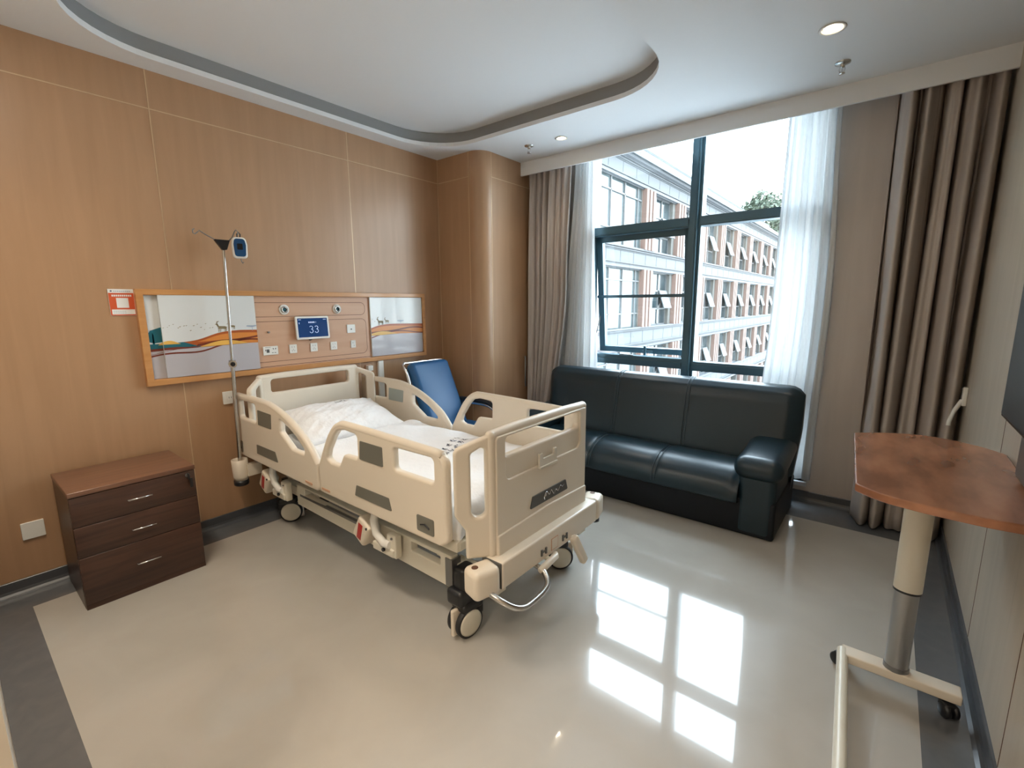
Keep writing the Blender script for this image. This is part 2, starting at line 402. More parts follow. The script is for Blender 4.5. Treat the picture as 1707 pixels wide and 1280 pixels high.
pane(WX0+.04, 2.09, 2.19, WZ1-.04); pane(2.18, WX1-.04, 2.19, WZ1-.04); pane(2.18, WX1-.04, 1.0, 2.13)
pane(WX0+.04, 2.09, WZ0+.04, .94); pane(2.18, WX1-.04, WZ0+.04, .935)
mb = MB(); mb.box((1.19, .40, 1.553), (2.09, .412, 1.580), M_alu); mb.build('safety_bar', win)
# top hung sash standing open at the bottom
sash = MB(); SL = 1.098; TH = math.asin(.125/SL)
MS = Matrix.Translation((0, .372, 2.124)) @ Matrix.Rotation(TH, 4, 'X')
for a, b in (((1.195, -.02, -SL), (1.255, .03, 0)), ((2.035, -.02, -SL), (2.085, .03, 0)), ((1.195, -.02, -.055), (2.085, .03, 0)), ((1.195, -.02, -SL), (2.085, .03, -SL+.052))):
    sash.box(a, b, M_alu, MS)
so = sash.build('sash', win)
mb = MB(); mb.box((1.23, .002, -SL+.04), (2.05, .008, -.04), M_glass, MS); mb.build('pane', so)
mb = MB(); mb.rbox((1.68, -.035, -SL+.03), (.012, .012, .045), .005, M_alu, M=MS); mb.rbox((1.70, -.028, -SL+.022), (.05, .008, .01), .004, M_alu, M=MS); mb.build('handle', so)
mb = MB(); mb.tube([(1.50, .30, 1.026), (1.53, .275, 1.03), (1.60, .272, 1.03), (1.64, .285, 1.026)], .006, M_dsteel); mb.build('sash_catch', win)
mb = MB(); mb.tube([(1.20, .38, 1.20), (1.215, .455, 1.42)], .006, M_dsteel); mb.build('sash_stay', so)

# ------------------------------------------------------------------ curtains
def curtain(name, label, cat, prof_top, prof_bot, z0, z1, m, y, pleats, amp, back=None, group=None, mid=None, seed=0, nu=160, nz=26):
    mb = MB()
    def fn(u, v):
        z = z1+(z0-z1)*v
        e = v*v*(3-2*v)
        a, b = prof_top; c, d = prof_bot
        if mid is not None:
            w = mid[0]; ma, mb_ = mid[1]
            if v < w: t = v/w; t = t*t*(3-2*t); x0 = a+(ma-a)*t; x1 = b+(mb_-b)*t
            else: t = (v-w)/(1-w); t = t*t*(3-2*t); x0 = ma+(c-ma)*t; x1 = mb_+(d-mb_)*t
        else: x0 = a+(c-a)*e; x1 = b+(d-b)*e
        ph = 2*PI*pleats*u
        wob = noise.noise(Vector((u*5+seed, v*1.6, 3.1+seed)))
        A = amp*(.45+.55*min(1, v*4+.25))*(1+.5*noise.noise(Vector((u*pleats*.9+seed, v*.8, seed))))
        sn = math.sin(ph+1.4*wob); sn = math.copysign(abs(sn)**.75, sn)
        yy = y+A*sn+.30*A*math.sin(2.3*ph+2*wob+seed)
        xx = x0+(x1-x0)*u+.22*(x1-x0)/pleats*math.cos(ph+1.4*wob)*(.3+v*.7)
        return (xx, yy, z)
    mb.grid(fn, nu, nz, m)
    o = mb.build(name)
    md = o.modifiers.new('thick', 'SOLIDIFY'); md.thickness = .003 if back is None else .005; md.offset = 0
    return tag(o, label, cat, group)
curtain('drape', 'taupe curtain gathered at the left end of the window beside the corner pillar', 'curtain', (.57, 1.06), (.57, .86), .04, 2.90, M_drape, .10, 6.5, .036, True, mid=(.42, (.57, 1.035)), seed=2.3)
dr = curtain('drape', 'taupe curtain bunched in dark folds against the right wall behind the overbed table', 'curtain', (3.36, 3.835), (3.36, 3.82), .015, 2.90, M_drape, .120, 5.0, .086, True, seed=5.7)
curtain('sheer_curtain', 'white voile curtain at the left edge of the window behind the left taupe curtain', 'curtain', (1.03, 1.24), (.80, 1.31), .20, 2.90, M_sheer, .205, 6, .016, seed=1.1)
curtain('sheer_curtain', 'white voile curtain at the right edge of the window behind the sofa end', 'curtain', (2.77, 3.075), (2.70, 3.10), .19, 2.90, M_sheer, .205, 7, .020, mid=(.5, (2.76, 3.12)), seed=4.2)
# tieback hooks
hk = MB(); hk.tube([(.552, .06, .96), (.575, .04, .97), (.590, .02, .93), (.590, .02, .70), (.585, .03, .66)], .008, M_dsteel, 8)
tag(hk.build('curtain_hook'), 'dark curved metal curtain hook on the pillar beside the left taupe curtain', 'hook')
hk = MB(); hk.rbox((XW-.012, -.02, .95), (.012, .022, .055), .008, M_white); hk.tube([(XW-.02, -.025, .93), (XW-.05, -.04, .86), (XW-.065, -.05, .80), (XW-.066, -.055, .775)], .011, M_white, 8)
tag(hk.build('curtain_hook'), 'pale curtain holdback on the right wall beside the dark folded curtain', 'hook')

# ------------------------------------------------------------------ bedside chest
cx0, cx1, cy0, cy1, chh = .037, .481, -3.462, -2.935, .6178
ch = thing('bedside_chest', 'dark walnut three drawer chest standing against the wall left of the bed', 'chest', ((cx0+cx1)/2, (cy0+cy1)/2, 0))
mb = MB(); mb.box((cx0, cy0, 0), (cx1-.02, cy1, chh-.025), M_walnut); mb.build('carcass', ch)
mb = MB(); mb.box((cx0+.04, cy0+.001, .0), (cx1-.004, cy1-.001, .03), M_walnut); mb.build('plinth', ch)
mb = MB(); mb.rbox(((cx0+cx1+.004)/2, (cy0+cy1)/2, chh-.0125), ((cx1-cx0+.004)/2, (cy1-cy0)/2+.003, .0125), .004, M_walnuttop, seg=2, inner=2); mb.build('top', ch)
for (z0, z1, hz) in ((.438, .590, .514), (.278, .435, .350), (.03, .275, .158)):
    mb = MB(); mb.rbox((cx1-.010, (cy0+cy1)/2, (z0+z1)/2), (.010, (cy1-cy0)/2-.001, (z1-z0)/2), .002, M_walnut, seg=1, inner=2); d = mb.build('drawer', ch)
    mb = MB(); mb.tube([(cx1-.002, -3.243, hz), (cx1+.018, -3.243, hz), (cx1+.018, -3.143, hz), (cx1-.002, -3.143, hz)], .004, M_chrome, 8); mb.build('handle', d)
    if z1 > .5:
        mb = MB(); mb.cyl((cx1-.001, -2.972, .568), (cx1+.006, -2.972, .568), .011, M_dsteel); mb.build('lock', d)
mb = MB(); mb.box((cx1+.006, -2.975, .548), (cx1+.030, -2.969, .580), M_black); mb.cyl((cx1+.004, -2.972, .568), (cx1+.012, -2.972, .568), .005, M_steel)
mb.box((cx1+.010, -2.967, .497), (cx1+.013, -2.952, .55), M_black)
tag(mb.build('key'), 'black headed key hanging in the top drawer lock of the walnut chest', 'key')

# ------------------------------------------------------------------ wall plates, sign
def plate_thing(name, label, y0, y1, z0, z1, th=.008, x=0, m=None, group=None, deco=None):
    mb = MB(); mb.plate(rect(y0, z0, y1, z1, .004), [], th, m or M_white, .0025, MYZ(x+th/2)); o = mb.build(name)
    if deco:
        d = MB(); deco(d, x+th); d.build('socket_face', o)
    return tag(o, label, 'socket', group)
plate_thing('wall_plate', 'blank white wall plate low on the wood wall left of the chest', -3.607, -3.518, .283, .375, .010)
def sockdeco(d, x):
    d.plate(rect(-2.565, .865, -2.525, .905, .004), [], .004, M_white, .001, MYZ(x+.001))
    for dy in (-.007, .007): d.box((x+.002, -2.545+dy-.0015, .88), (x+.0035, -2.545+dy+.0015, .892), M_greyd)
plate_thing('wall_socket', 'white wall socket behind the infusion pole below the headwall frame', -2.588, -2.502, .842, .928, .010, deco=sockdeco)
plate_thing('wall_socket', 'white wall socket with a plug in it below the headwall frame right of the headboard', -1.470, -1.415, .940, .996, .010, m=M_equip)
mb = MB(); mb.rbox((.030, -1.448, .968), (.020, .024, .022), .006, M_white, seg=2, inner=2)
mb.tube([(.045, -1.452, .955), (.060, -1.452, .92), (.050, -1.455, .80), (.04, -1.46, .60), (.05, -1.46, .40)], .004, M_white, 8)
tag(mb.build('power_plug'), 'white plug with a hanging white cord in the socket right of the headboard', 'plug')
mb = MB(); mb.box((.0, -1.349, .12), (.022, -1.298, 1.019), M_white); mb.box((.022, -1.342, .12), (.024, -1.305, 1.019), M_white)
tag(mb.build('cable_trunking'), 'white vertical cable trunking strip below the right end of the headwall frame', 'trunking')
sg = MB(); ya, yb, za, zb = -3.108, -2.992, 1.448, 1.598
sg.box((0, ya, za), (.004, yb, zb), M_card)
sg.box((.004, ya+.001, za+.001), (.0046, yb-.001, zb-.022), M_orange)
o = tag(sg.build('wall_sign'), 'small orange and white notice fixed to the wall left of the headwall frame', 'sign')
d = MB(); d.box((.0046, -3.075, 1.492), (.0052, -3.020, 1.548), M_card); d.build('blank_square', o)
d = MB(); d.box((.0046, -3.100, 1.455), (.0052, -2.995, 1.483), M_card); d.build('white_label', o)
d = MB()
for q in range(9): d.box((.0042, -3.083+q*.0088, 1.583), (.0048, -3.083+q*.0088+.0062, 1.588), M_a7)
for q in range(10): d.box((.0046, -3.093+q*.0092, 1.556), (.0052, -3.093+q*.0092+.0068, 1.566), M_card)
for r_ in range(2):
    for q in range(6): d.box((.0052, -3.095+q*.010, 1.472-.010*r_), (.0056, -3.095+q*.010+.008, 1.4745-.010*r_), M_a7)
d.poly([(.0048, -3.100, 1.5865), (.0048, -3.0935, 1.582), (.0048, -3.087, 1.5865), (.0048, -3.0935, 1.591)], M_ink)
d.build('printed_lines', o)

# ------------------------------------------------------------------ headwall unit
hy0, hy1, hz0, hz1 = -2.992, -.811, 1.023, 1.600
hw = thing('headwall_unit', 'long wood framed medical headwall panel with sliding picture covers above the bed', 'headwall panel', (0, (hy0+hy1)/2, hz0))
mb = MB(); fo = [(hy0, hz0), (hy1, hz0), (hy1, hz1), (hy0, hz1)]; fi = [(hy0+.038, hz0+.038), (hy1-.030, hz0+.034), (hy1-.030, hz1-.034), (hy0+.038, hz1-.034)]
mb.plate(fo, [fi], .036, M_frame, .003, MYZ(.018)); mb.build('frame', hw)
# back board with grooves
mb = MB(); mb.box((.0005, hy0+.03, hz0+.03), (.006, hy1-.02, hz1-.03), M_equip)
def groove_loop(pts, w=.0035, x=.0062):
    n = len(pts)
    for i in range(n-1):
        a = Vector(pts[i]); b = Vector(pts[i+1]); t = (b-a).normalized(); nn = Vector((-t.y, t.x))*w/2; a = a-t*w*.3; b = b+t*w*.3
        mb.poly([(x, *(a+nn)), (x, *(a-nn)), (x, *(b-nn)), (x, *(b+nn))], M_groove)
def rr_right(y0, y1, z0, z1, r):
    p = [(y0, z1)]
    for k in range(7): a = PI/2*(1-k/6); p.append((y1-r+r*math.cos(a), z1-r+r*math.sin(a)))
    for k in range(7): a = -PI/2*k/6; p.append((y1-r+r*math.cos(a), z0+r+r*math.sin(a)))
    p.append((y0, z0)); return p
groove_loop(rr_right(-2.44, -1.447, 1.421, 1.520, .04)); groove_loop(rr_right(-2.44, -1.443, 1.100, 1.387, .045))
groove_loop([(-2.44, 1.066), (-1.41, 1.066)], .004)
mb.build('equipment_board', hw)
# art covers
def art(name, y0, y1, z0, z1, x, th, u0, u1, label):
    """flat printed cover; artwork coordinate u runs along the print"""
    mb = MB(); mb.box((x, y0, z0), (x+th, y1, z1), M_artw); o = mb.build(name, hw)
    if label: o['label'] = label
    H = z1-z0; xx = x+th+.0004
    hzn = lambda u: .50
    mb = MB()
    N = 48
    def Y(u): return y0+(y1-y0)*(u-u0)/(u1-u0)
    def strip(lo, hi, m, lev):
        for i in range(N):
            a = u0+(u1-u0)*i/N; b = u0+(u1-u0)*(i+1)/N
            la, ha, lb, hb = lo(a), hi(a), lo(b), hi(b)
            if ha-la < .001 and hb-lb < .001: continue
            q = [(xx+lev, Y(a), z0+H*la), (xx+lev, Y(b), z0+H*lb), (xx+lev, Y(b), z0+H*max(hb, lb)), (xx+lev, Y(a), z0+H*max(ha, la))]
            mb.poly(q, m)
    bot = lambda u: .335+.035*u
    crest = lambda u: .42+.125/(1+math.exp(-(u-.42)*13))-.02*max(0, u-.75)*2
    strip(lambda u: 0, bot, M_artg, 0)
    strip(bot, lambda u: min(crest(u), .44), M_a4, .0002)
    strip(lambda u: bot(u), lambda u: bot(u)+(.03 if u < .12 else .03*math.exp(-(u-.12)*5)), M_a3, .0003)
    strip(lambda u: .405, lambda u: .405+(.045*math.cos((u-.05)*PI/.2) if abs(u-.05) < .10 else 0), M_a5, .0004)
    lo = lambda u: bot(u)+.008+.02*math.sin(u*9)
    strip(lambda u: max(bot(u), crest(u)-.26*min(1, max(0, u-.18)*2.2)), crest, M_a1, .0005)
    strip(lambda u: crest(u)-.17*min(1, max(0, u-.25)*2)-.005, lambda u: crest(u)-.018-.02*u, M_a2, .0006)
    strip(lambda u: crest(u)-.105+.03*math.sin(u*7), lambda u: crest(u)-.080+.03*math.sin(u*7)-(0.02 if u < .3 else 0), M_a3, .0007)
    strip(lambda u: crest(u)-.155+.02*math.sin(u*8+1), lambda u: crest(u)-.135+.02*math.sin(u*8+1), M_a3, .0007)
    strip(lambda u: bot(u)+.004, lambda u: bot(u)+.004+max(0, .06*math.sin((u-.32)*PI/.5)) if .32 < u < .82 else bot(u), M_a5, .0008)
    # birds
    rnd = random.Random(3)
    for k in range(16):
        u = .02+.03*k+rnd.uniform(-.01, .01); z = .60+rnd.uniform(-.04, .045)
        if u0 < u < u1 and Y(u)+.004 < y1: s = rnd.uniform(.004, .007); mb.poly([(xx+.0005, Y(u)-s, z0+H*z), (xx+.0005, Y(u), z0+H*z-s*.5), (xx+.0005, Y(u)+s, z0+H*z+s*.4), (xx+.0005, Y(u), z0+H*z+s*.2)], M_a6)
    # running deer: body, legs, neck
    for (u, sc) in ((.56, 1.0), (.66, .72)):
        if not (u0 < u-.03 and u+.08 < u1): continue
        by, bz = Y(u), z0+H*(crest(u)+.055); q = .019*sc
        P_ = lambda pts: mb.poly([(xx+.0009, by+a*q, bz+b*q) for a, b in pts], M_a6)
        P_([(-1.2, -.3), (1.3, -.5), (1.7, .2), (1.0, .5), (-1.0, .6)]); P_([(-1.2, .2), (-.8, .5), (-1.3, 1.6), (-1.8, 1.3)]); P_([(-2.2, 1.1), (-1.2, 1.2), (-1.3, 1.7)])
        for lx in (-1.0, -.5, .9, 1.3): P_([(lx, -.3), (lx+.25, -.3), (lx+.05, -1.4), (lx-.12, -1.4)])
        P_([(-1.7, 1.6), (-1.5, 1.6), (-.6, 2.3), (-1.4, 2.2)])
    # flat topped trees
    for (u, sc, m) in ((.88, 1., M_a7), (-.10, 2.6, M_a4)):
        if not (u0 < u < u1): continue
        by, bz = Y(u), z0+H*(crest(u) if u > 0 else .44); q = .02*sc
        P_ = lambda pts: mb.poly([(xx+.0009, max(y0+.001, min(y1-.001, by+a*q)), bz+b*q) for a, b in pts], m)
        P_([(-.1, -.2), (.1, -.2), (.06, 1.0), (-.06, 1.0)])
        if u > 0: P_([(-1.9, 1.2), (0, .85), (1.9, 1.2), (1.5, 1.55), (0, 1.5), (-1.6, 1.6)])
        else: P_([(-1.6, .1), (0, -.1), (1.5, .1), (1.6, 1.2), (.9, 1.75), (-.2, 1.4), (-1.0, 1.0)])
    mb.build('printed_picture', o)
    return o
art('fixed_picture_panel', hy0+.038, -2.80, hz0+.040, hz1-.036, .006, .004, -.16, .20, 'picture strip showing behind the left sliding cover')
art('sliding_cover', -2.886, -2.338, hz0+.041, hz1-.031, .018, .014, 0., .93, 'left sliding cover with a printed landscape')
art('sliding_cover', -1.405, -.843, hz0+.040, hz1-.036, .010, .012, .42, 1.25, 'right sliding cover with a printed landscape')
# gas outlets
for y in (-2.127, -1.706):
    M_ = MYZ(.0065) @ Matrix.Translation((y, 1.470, 0))
    mb = MB(); mb.lathe([(.0, .0), (.037, .0), (.037, .006), (.033, .011), (.024, .012), (.024, .006)], M_white, 28, M_); g = mb.build('gas_outlet', hw)
    mb = MB(); mb.lathe([(.024, .006), (.023, .018), (.016, .020), (.015, .012)], M_steel, 24, M_); mb.build('ring', g)
    mb = MB(); mb.lathe([(.015, .012), (.008, .010), (.0, .010)], M_black, 20, M_); mb.lathe([(.0001, .017), (.007, .016), (.008, .010)], M_a4, 16, M_); mb.build('port', g)
# sockets
def socket(y0, y1, z0, z1, kind):
    mb = MB(); mb.plate(rect(y0, z0, y1, z1, .003), [], .008, M_white, .002, MYZ(.0105)); o = mb.build('socket_plate', hw)
    d = MB(); yc, zc = (y0+y1)/2, (z0+z1)/2; x = .0147
    def slot(a, b, w, h, an=0):
        c, s_ = math.cos(an), math.sin(an)
        d.poly([(x, a+p*c-q*s_, b+p*s_+q*c) for p, q in ((-w, -h), (w, -h), (w, h), (-w, h))], M_greyd)
    if kind == 'wide':
        slot(y0+.032, zc-.002, .010, .012); slot(y0+.016, zc+.004, .003, .006); slot(yc+.018, zc+.012, .003, .005, .5); slot(yc+.034, zc+.012, .003, .005, -.5)
        slot(yc+.012, zc-.016, .006, .002); slot(yc+.030, zc-.016, .006, .002); slot(yc-.02, z1-.008, .02, .0012)
    elif kind == 'single':
        for a in (-.009, .009): slot(yc+a, zc+.014, .0012, .005)
        slot(yc, zc-.006, .0012, .005); slot(yc-.009, zc-.014, .0012, .005, .5); slot(yc+.009, zc-.014, .0012, .005, -.5)
    elif kind == 'switch': slot(yc, zc-.004, .006, .005)
    else: slot(yc-.004, zc+.01, .003, .003); slot(yc+.006, zc-.012, .003, .002)
    d.build('socket_holes', o)
socket(-2.300, -2.196, 1.150, 1.212, 'wide')
for y in (-2.084, -1.921, -1.754): socket(y-.028, y+.028, 1.149, 1.213, 'single')
socket(-1.628, -1.553, 1.275, 1.343, 'switch'); socket(-1.601, -1.557, 1.152, 1.213, 'blank')
mb = MB(); mb.cyl((.006, -2.251, 1.312), (.02, -2.251, 1.312), .007, M_dsteel, 12); mb.build('hook_pin', hw)
# tablet on the board
tb = thing('bedside_tablet', 'white framed tablet screen showing the number 33 on the headwall panel', 'tablet', (.006, -1.93, 1.25))
MT = Matrix.Translation((.034, -1.932, 1.332)) @ Matrix.Rotation(-.06, 4, 'Y') @ MYZ(0)
mb = MB(); mb.plate(rect(-.132, -.086, .132, .086, .010), [], .016, M_white, .004, MT); mb.build('bezel', tb)
mb = MB(); mb.plate(rect(-.118, -.070, .118, .072, .003), [], .002, M_scr, .0005, MT @ Matrix.Translation((0, 0, .0082))); sc = mb.build('screen', tb)
mb = MB(); mb.cyl((.008, -1.932, 1.33), (.030, -1.932, 1.33), .03, M_greyd); mb.build('mount', tb)
mb = MB(); mb.cyl((.016, -1.95, 1.245), (.03, -1.95, 1.25), .012, M_greyd); mb.build('cable_plug', tb)
def text_mesh(body, size, M, m, name, parent, extrude=.0003):
    cu = bpy.data.curves.new('tmp', 'FONT'); cu.body = body; cu.size = size; cu.align_x = 'CENTER'; cu.align_y = 'CENTER'; cu.extrude = extrude
    ob = bpy.data.objects.new('tmp', cu); col.objects.link(ob)
    me = bpy.data.meshes.new_from_object(ob.evaluated_get(bpy.context.evaluated_depsgraph_get()))
    mb = MB(); mb.add([v.co.copy() for v in me.vertices], [tuple(p.vertices) for p in me.polygons], m, False, M)
    bpy.data.objects.remove(ob); bpy.data.curves.remove(cu); bpy.data.meshes.remove(me)
    return mb.build(name, parent)
mb = MB()
for cx_ in (-.017, .025):
    pts = []
    for k in range(9): a = math.radians(150-240*k/8); pts.append((cx_+.0125*math.cos(a), .009+.0115*math.sin(a)))
    for k in range(10): a = math.radians(90-250*k/9); pts.append((cx_+.0135*math.cos(a), -.0165+.014*math.sin(a)))
    mb.tube([MT @ Vector((p, q-.008, .0098)) for p, q in pts], .0019, M_scrw, 6)
mb.build('screen_number', sc)
mb = MB(); MT2 = MT @ Matrix.Translation((0, 0, .0096))
for q in range(4): mb.box((-.034+q*.013, .036, 0), (-.034+q*.013+.009, .046, .0003), M_scrw, MT2)
mb.box((.024, .036, 0), (.026, .046, .0003), M_scrw, MT2); mb.box((-.110, .060, 0), (-.09, .063, .0003), M_scrw, MT2); mb.box((.085, .060, 0), (.108, .063, .0003), M_scrw, MT2)
mb.box((-.108, .030, 0), (-.104, .042, .0003), M_scrw, MT2)
mb.build('screen_text', sc)

# ------------------------------------------------------------------ hospital bed
BY = -2.02
bed = thing('hospital_bed', 'ivory plastic hospital bed with side rails on black casters, head to the wood wall', 'bed', (1.2, BY, 0))
def board(name, xf, dirx, z_top, z_bot, parent, foot):
    """end board: flat middle and two angled wings; dirx=+1 faces the foot"""
    mb = MB(); hw_ = .368; T = .040
    # middle plate in local (y,z)
    out = fillet([(-hw_, z_bot), (hw_, z_bot), (hw_, z_top-.006), (.20, z_top+.004), (-.20, z_top+.004), (-hw_, z_top-.006)], [0, 0, 0, .3, .3, 0], 6)
    zo = z_top-.118 if foot else z_top-.125
    opn = fillet([(-.302, zo), (.302, zo), (.302, z_top-.032), (-.302, z_top-.032)], [.022]*4, 5)
    M_ = Matrix.Translation((0, BY, 0)) @ MYZ(xf)
    mb.plate(out, [opn], T, M_abs, .012, M_, 3)
    # raised rim around the recessed field and the stepped lower skirt
    f2 = fillet([(-hw_+.004, z_bot+.005), (hw_-.004, z_bot+.005), (hw_-.004, z_top-.02), (-hw_+.004, z_top-.02)], [0, 0, .02, .02], 4)
    o2 = fillet([(-.306, zo-.105), (.306, zo-.105), (.306, z_top-.030), (-.306, z_top-.030)], [.035, .035, .02, .02], 6)
    mb.plate(f2, [o2], .014, M_abs, .005, Matrix.Translation((0, BY, 0)) @ MYZ(xf+dirx*(T/2+.003)), 2)
    sk = fillet([(-hw_+.004, z_bot), (hw_-.004, z_bot), (hw_-.004, .535), (0, .548), (-hw_+.004, .535)], [0, 0, .01, .2, .01], 5)
    mb.plate(sk, [], .016, M_abs, .006, Matrix.Translation((0, BY, 0)) @ MYZ(xf+dirx*(T/2+.009)), 2)
    # top handle tube
    mb.tube([(xf, BY-hw_, z_top-.016), (xf, BY-.20, z_top-.010), (xf, BY+.20, z_top-.010), (xf, BY+hw_, z_top-.016)], .0215, M_abs, 12)
    # wings
    for s in (-1, 1):
        mb.tube([(xf, BY+s*hw_, z_bot+.002), (xf, BY+s*hw_, z_top-.017)], .0225, M_abs, 14); mb.rbox((xf, BY+s*hw_, z_top-.017), (.0226, .0226, .0226), .0226, M_abs, seg=4, inner=1)
        ang = math.radians(50); L = .155
        d = Vector((-dirx*math.cos(ang), s*math.sin(ang), 0)); nrm = Vector((0, 0, 1)).cross(d)
        Mw = Matrix(((d.x, 0, nrm.x, xf), (d.y, 0, nrm.y, BY+s*hw_), (0, 1, 0, 0), (0, 0, 0, 1)))
        wo = fillet([(0, z_bot), (L-.045, z_bot), (L-.045, .565), (L-.02, .605), (L, .635), (L, z_top-.065), (0, z_top-.005)], [0, .01, .03, .03, .03, .035, 0], 5)
        wh = fillet([(.028, .625), (.085, .625), (.085, z_top-.085), (.028, z_top-.052)], [.026, .026, .02, .014], 6)
        mb.plate(wo, [wh], T*.9, M_abs, .012, Mw, 3)
    return mb.build(name, parent)
foot = board('footboard', 2.232, 1, .985, .440, bed, True)
head = board('headboard', .118, -1, 1.022, .460, bed, False)
# headboard is read from the bed side: recessed field on that side as well
def on_foot(name, pts, th, m, bev=.002, x=2.2555):
    mb = MB(); mb.plate(pts, [], th, m, bev, Matrix.Translation((0, 0, 0)) @ MYZ(x)); return mb.build(name, foot)
lab = on_foot('logo_plate', fillet([(-2.158, .572), (-1.838, .572), (-1.858, .628), (-2.138, .628)], .006, 3), .006, M_greyd, .0015, 2.264)
mb = MB()
sq = []
for k in range(70):
    t = k/69; sq.append((2.2676, -2.035+.16*t, .602+.012*math.sin(t*26)*(1-.6*t)+.006*math.sin(t*9)))
mb.tube([(2.2676, -2.045, .585), (2.2676, -2.05, .592), (2.2676, -2.038, .617), (2.2676, -2.028, .620), (2.2676, -2.036, .600), (2.2676, -2.055, .600)], .0018, M_chrome, 5)
mb.tube(sq, .0015, M_chrome, 5); mb.build('logo_script', lab)
mb = MB(); MH = MYZ(2.252)
U = [(-2.090, .745), (-1.945, .745), (-1.945, .820), (-1.968, .820), (-1.975, .792), (-2.058, .792), (-2.065, .820), (-2.090, .820)]
mb.plate(fillet(U, .006, 3), [], .012, M_clear, .003, MH @ Matrix.Translation((0, 0, .012))); mb.plate(rect(-2.088, .745, -1.947, .757, .004), [], .022, M_clear, .003, MH @ Matrix.Translation((0, 0, .012)))
mb.build('card_holder', foot)
# side rails
def fl(p, r, seg=6): return fillet(p, r, seg)
HO = fl([(.030, .492), (1.072, .480), (1.098, .500), (1.100, .640), (1.015, .735), (.905, .803), (.770, .862), (.615, .905), (.45, .922), (.060, .922), (.022, .86), (.022, .52)], [.03, .02, .03, .04, .3, .5, .5, .5, .4, .03, .05, .03], 6)
Hh1 = fl([(.125, .762), (.365, .762), (.372, .880), (.125, .884)], .022)
Hh2 = fl([(.690, .755), (.822, .676), (.958, .672), (.968, .695), (.885, .755), (.780, .805), (.690, .835)], [.02, .02, .012, .012, .2, .2, .012])
FO = fl([(1.110, .500), (1.130, .488), (2.075, .488), (2.122, .52), (2.122, .870), (2.085, .908), (1.45, .922), (1.33, .915), (1.250, .860), (1.185, .770), (1.112, .640)], [.02, .03, .04, .03, .05, .04, .3, .08, .12, .2, .04], 6)
FhA = fl([(1.205, .700), (1.245, .684), (1.322, .684), (1.368, .752), (1.492, .758), (1.496, .876), (1.385, .882), (1.322, .868), (1.285, .832), (1.222, .745)], [.015, .02, .02, .02, .012, .022, .04, .04, .1, .05])
FhB = fl([(1.780, .764), (2.046, .764), (2.046, .872), (1.780, .868)], .022)
def bump(mb, outline, hole_list, M_): pass
def rail(name, O, holes, s, pads, lab, lock, slot, step):
    y = BY+s*.500; T = .038
    M_ = MXZ(y)
    mb = MB(); mb.plate(O, holes, T, M_abs, .013, M_, 3)
    # thicker hand grip along the top edge
    mb.tube([(x, y, z) for x, z in step], .0205, M_abs, 12, smooth=3)
    o = mb.build(name, bed)
    yo = y+s*(T/2+.001); Mo = MXZ(yo)
    for p in pads[:1]:
        d = MB(); d.plate(fl(p, .006, 3), [], .004, M_grey if s < 0 else M_greyb, .001, Mo); d.build('grey_pad', o)
        if name.startswith('head'): d = MB(); d.plate(fl(p, .006, 3), [], .004, M_greyb if s > 0 else M_grey, .001, MXZ(y-s*(T/2+.001))); d.build('inner_pad', o)
    d = MB(); d.plate(fl(lab, .005, 3), [], .004, M_grey, .001, Mo); d.build('grey_label', o)
    d = MB(); d.plate(fl(lock, .008, 3), [], .004, M_grey, .001, Mo); k = d.build('angle_gauge', o)
    lx = (lock[0][0]+lock[1][0])/2; lz = (lock[0][1]+lock[2][1])/2
    d = MB(); d.tube([(lx-.028, yo+s*.004, lz-.004), (lx, yo+s*.004, lz+.004), (lx+.028, yo+s*.004, lz-.010)], .004, M_black, 6); d.build('gauge_needle', k)
    d = MB(); d.plate(fl(slot, .004, 2), [], .004, M_groove if False else M_equip, .001, Mo); d.build('slot_mark', o)
    # moulded step line
    return o
LAB1 = [(.345, .554), (.632, .552), (.606, .616), (.350, .616)]; LAB2 = [(1.456, .559), (1.752, .557), (1.734, .617), (1.474, .617)]
PAD1 = [(.402, .755), (.578, .753), (.592, .848), (.410, .852)]; PAD2 = [(1.515, .760), (1.702, .760), (1.702, .855), (1.526, .855)]
LOK1 = [(.038, .518), (.124, .518), (.132, .598), (.045, .598)]; LOK2 = [(1.930, .524), (2.040, .522), (2.041, .598), (1.930, .598)]
SL1 = [(.955, .506), (1.03, .504), (1.03, .518), (.955, .520)]; SL2 = [(1.135, .510), (1.215, .508), (1.215, .520), (1.135, .522)]
GR1 = [(.045, .900), (.45, .905), (.612, .888), (.762, .846), (.895, .787), (1.003, .720), (1.084, .632)]
GR2 = [(1.128, .640), (1.20, .765), (1.263, .850), (1.335, .898), (1.45, .905), (2.04, .893), (2.075, .886), (2.096, .868), (2.104, .835), (2.104, .78), (2.104, .56)]
for s in (-1, 1):
    rail('head_side_rail', HO, [Hh1, Hh2], s, [PAD1], LAB1, LOK1, SL1, GR1)
    rail('foot_side_rail', FO, [FhA, FhB], s, [PAD2], LAB2, LOK2, SL2, GR2)
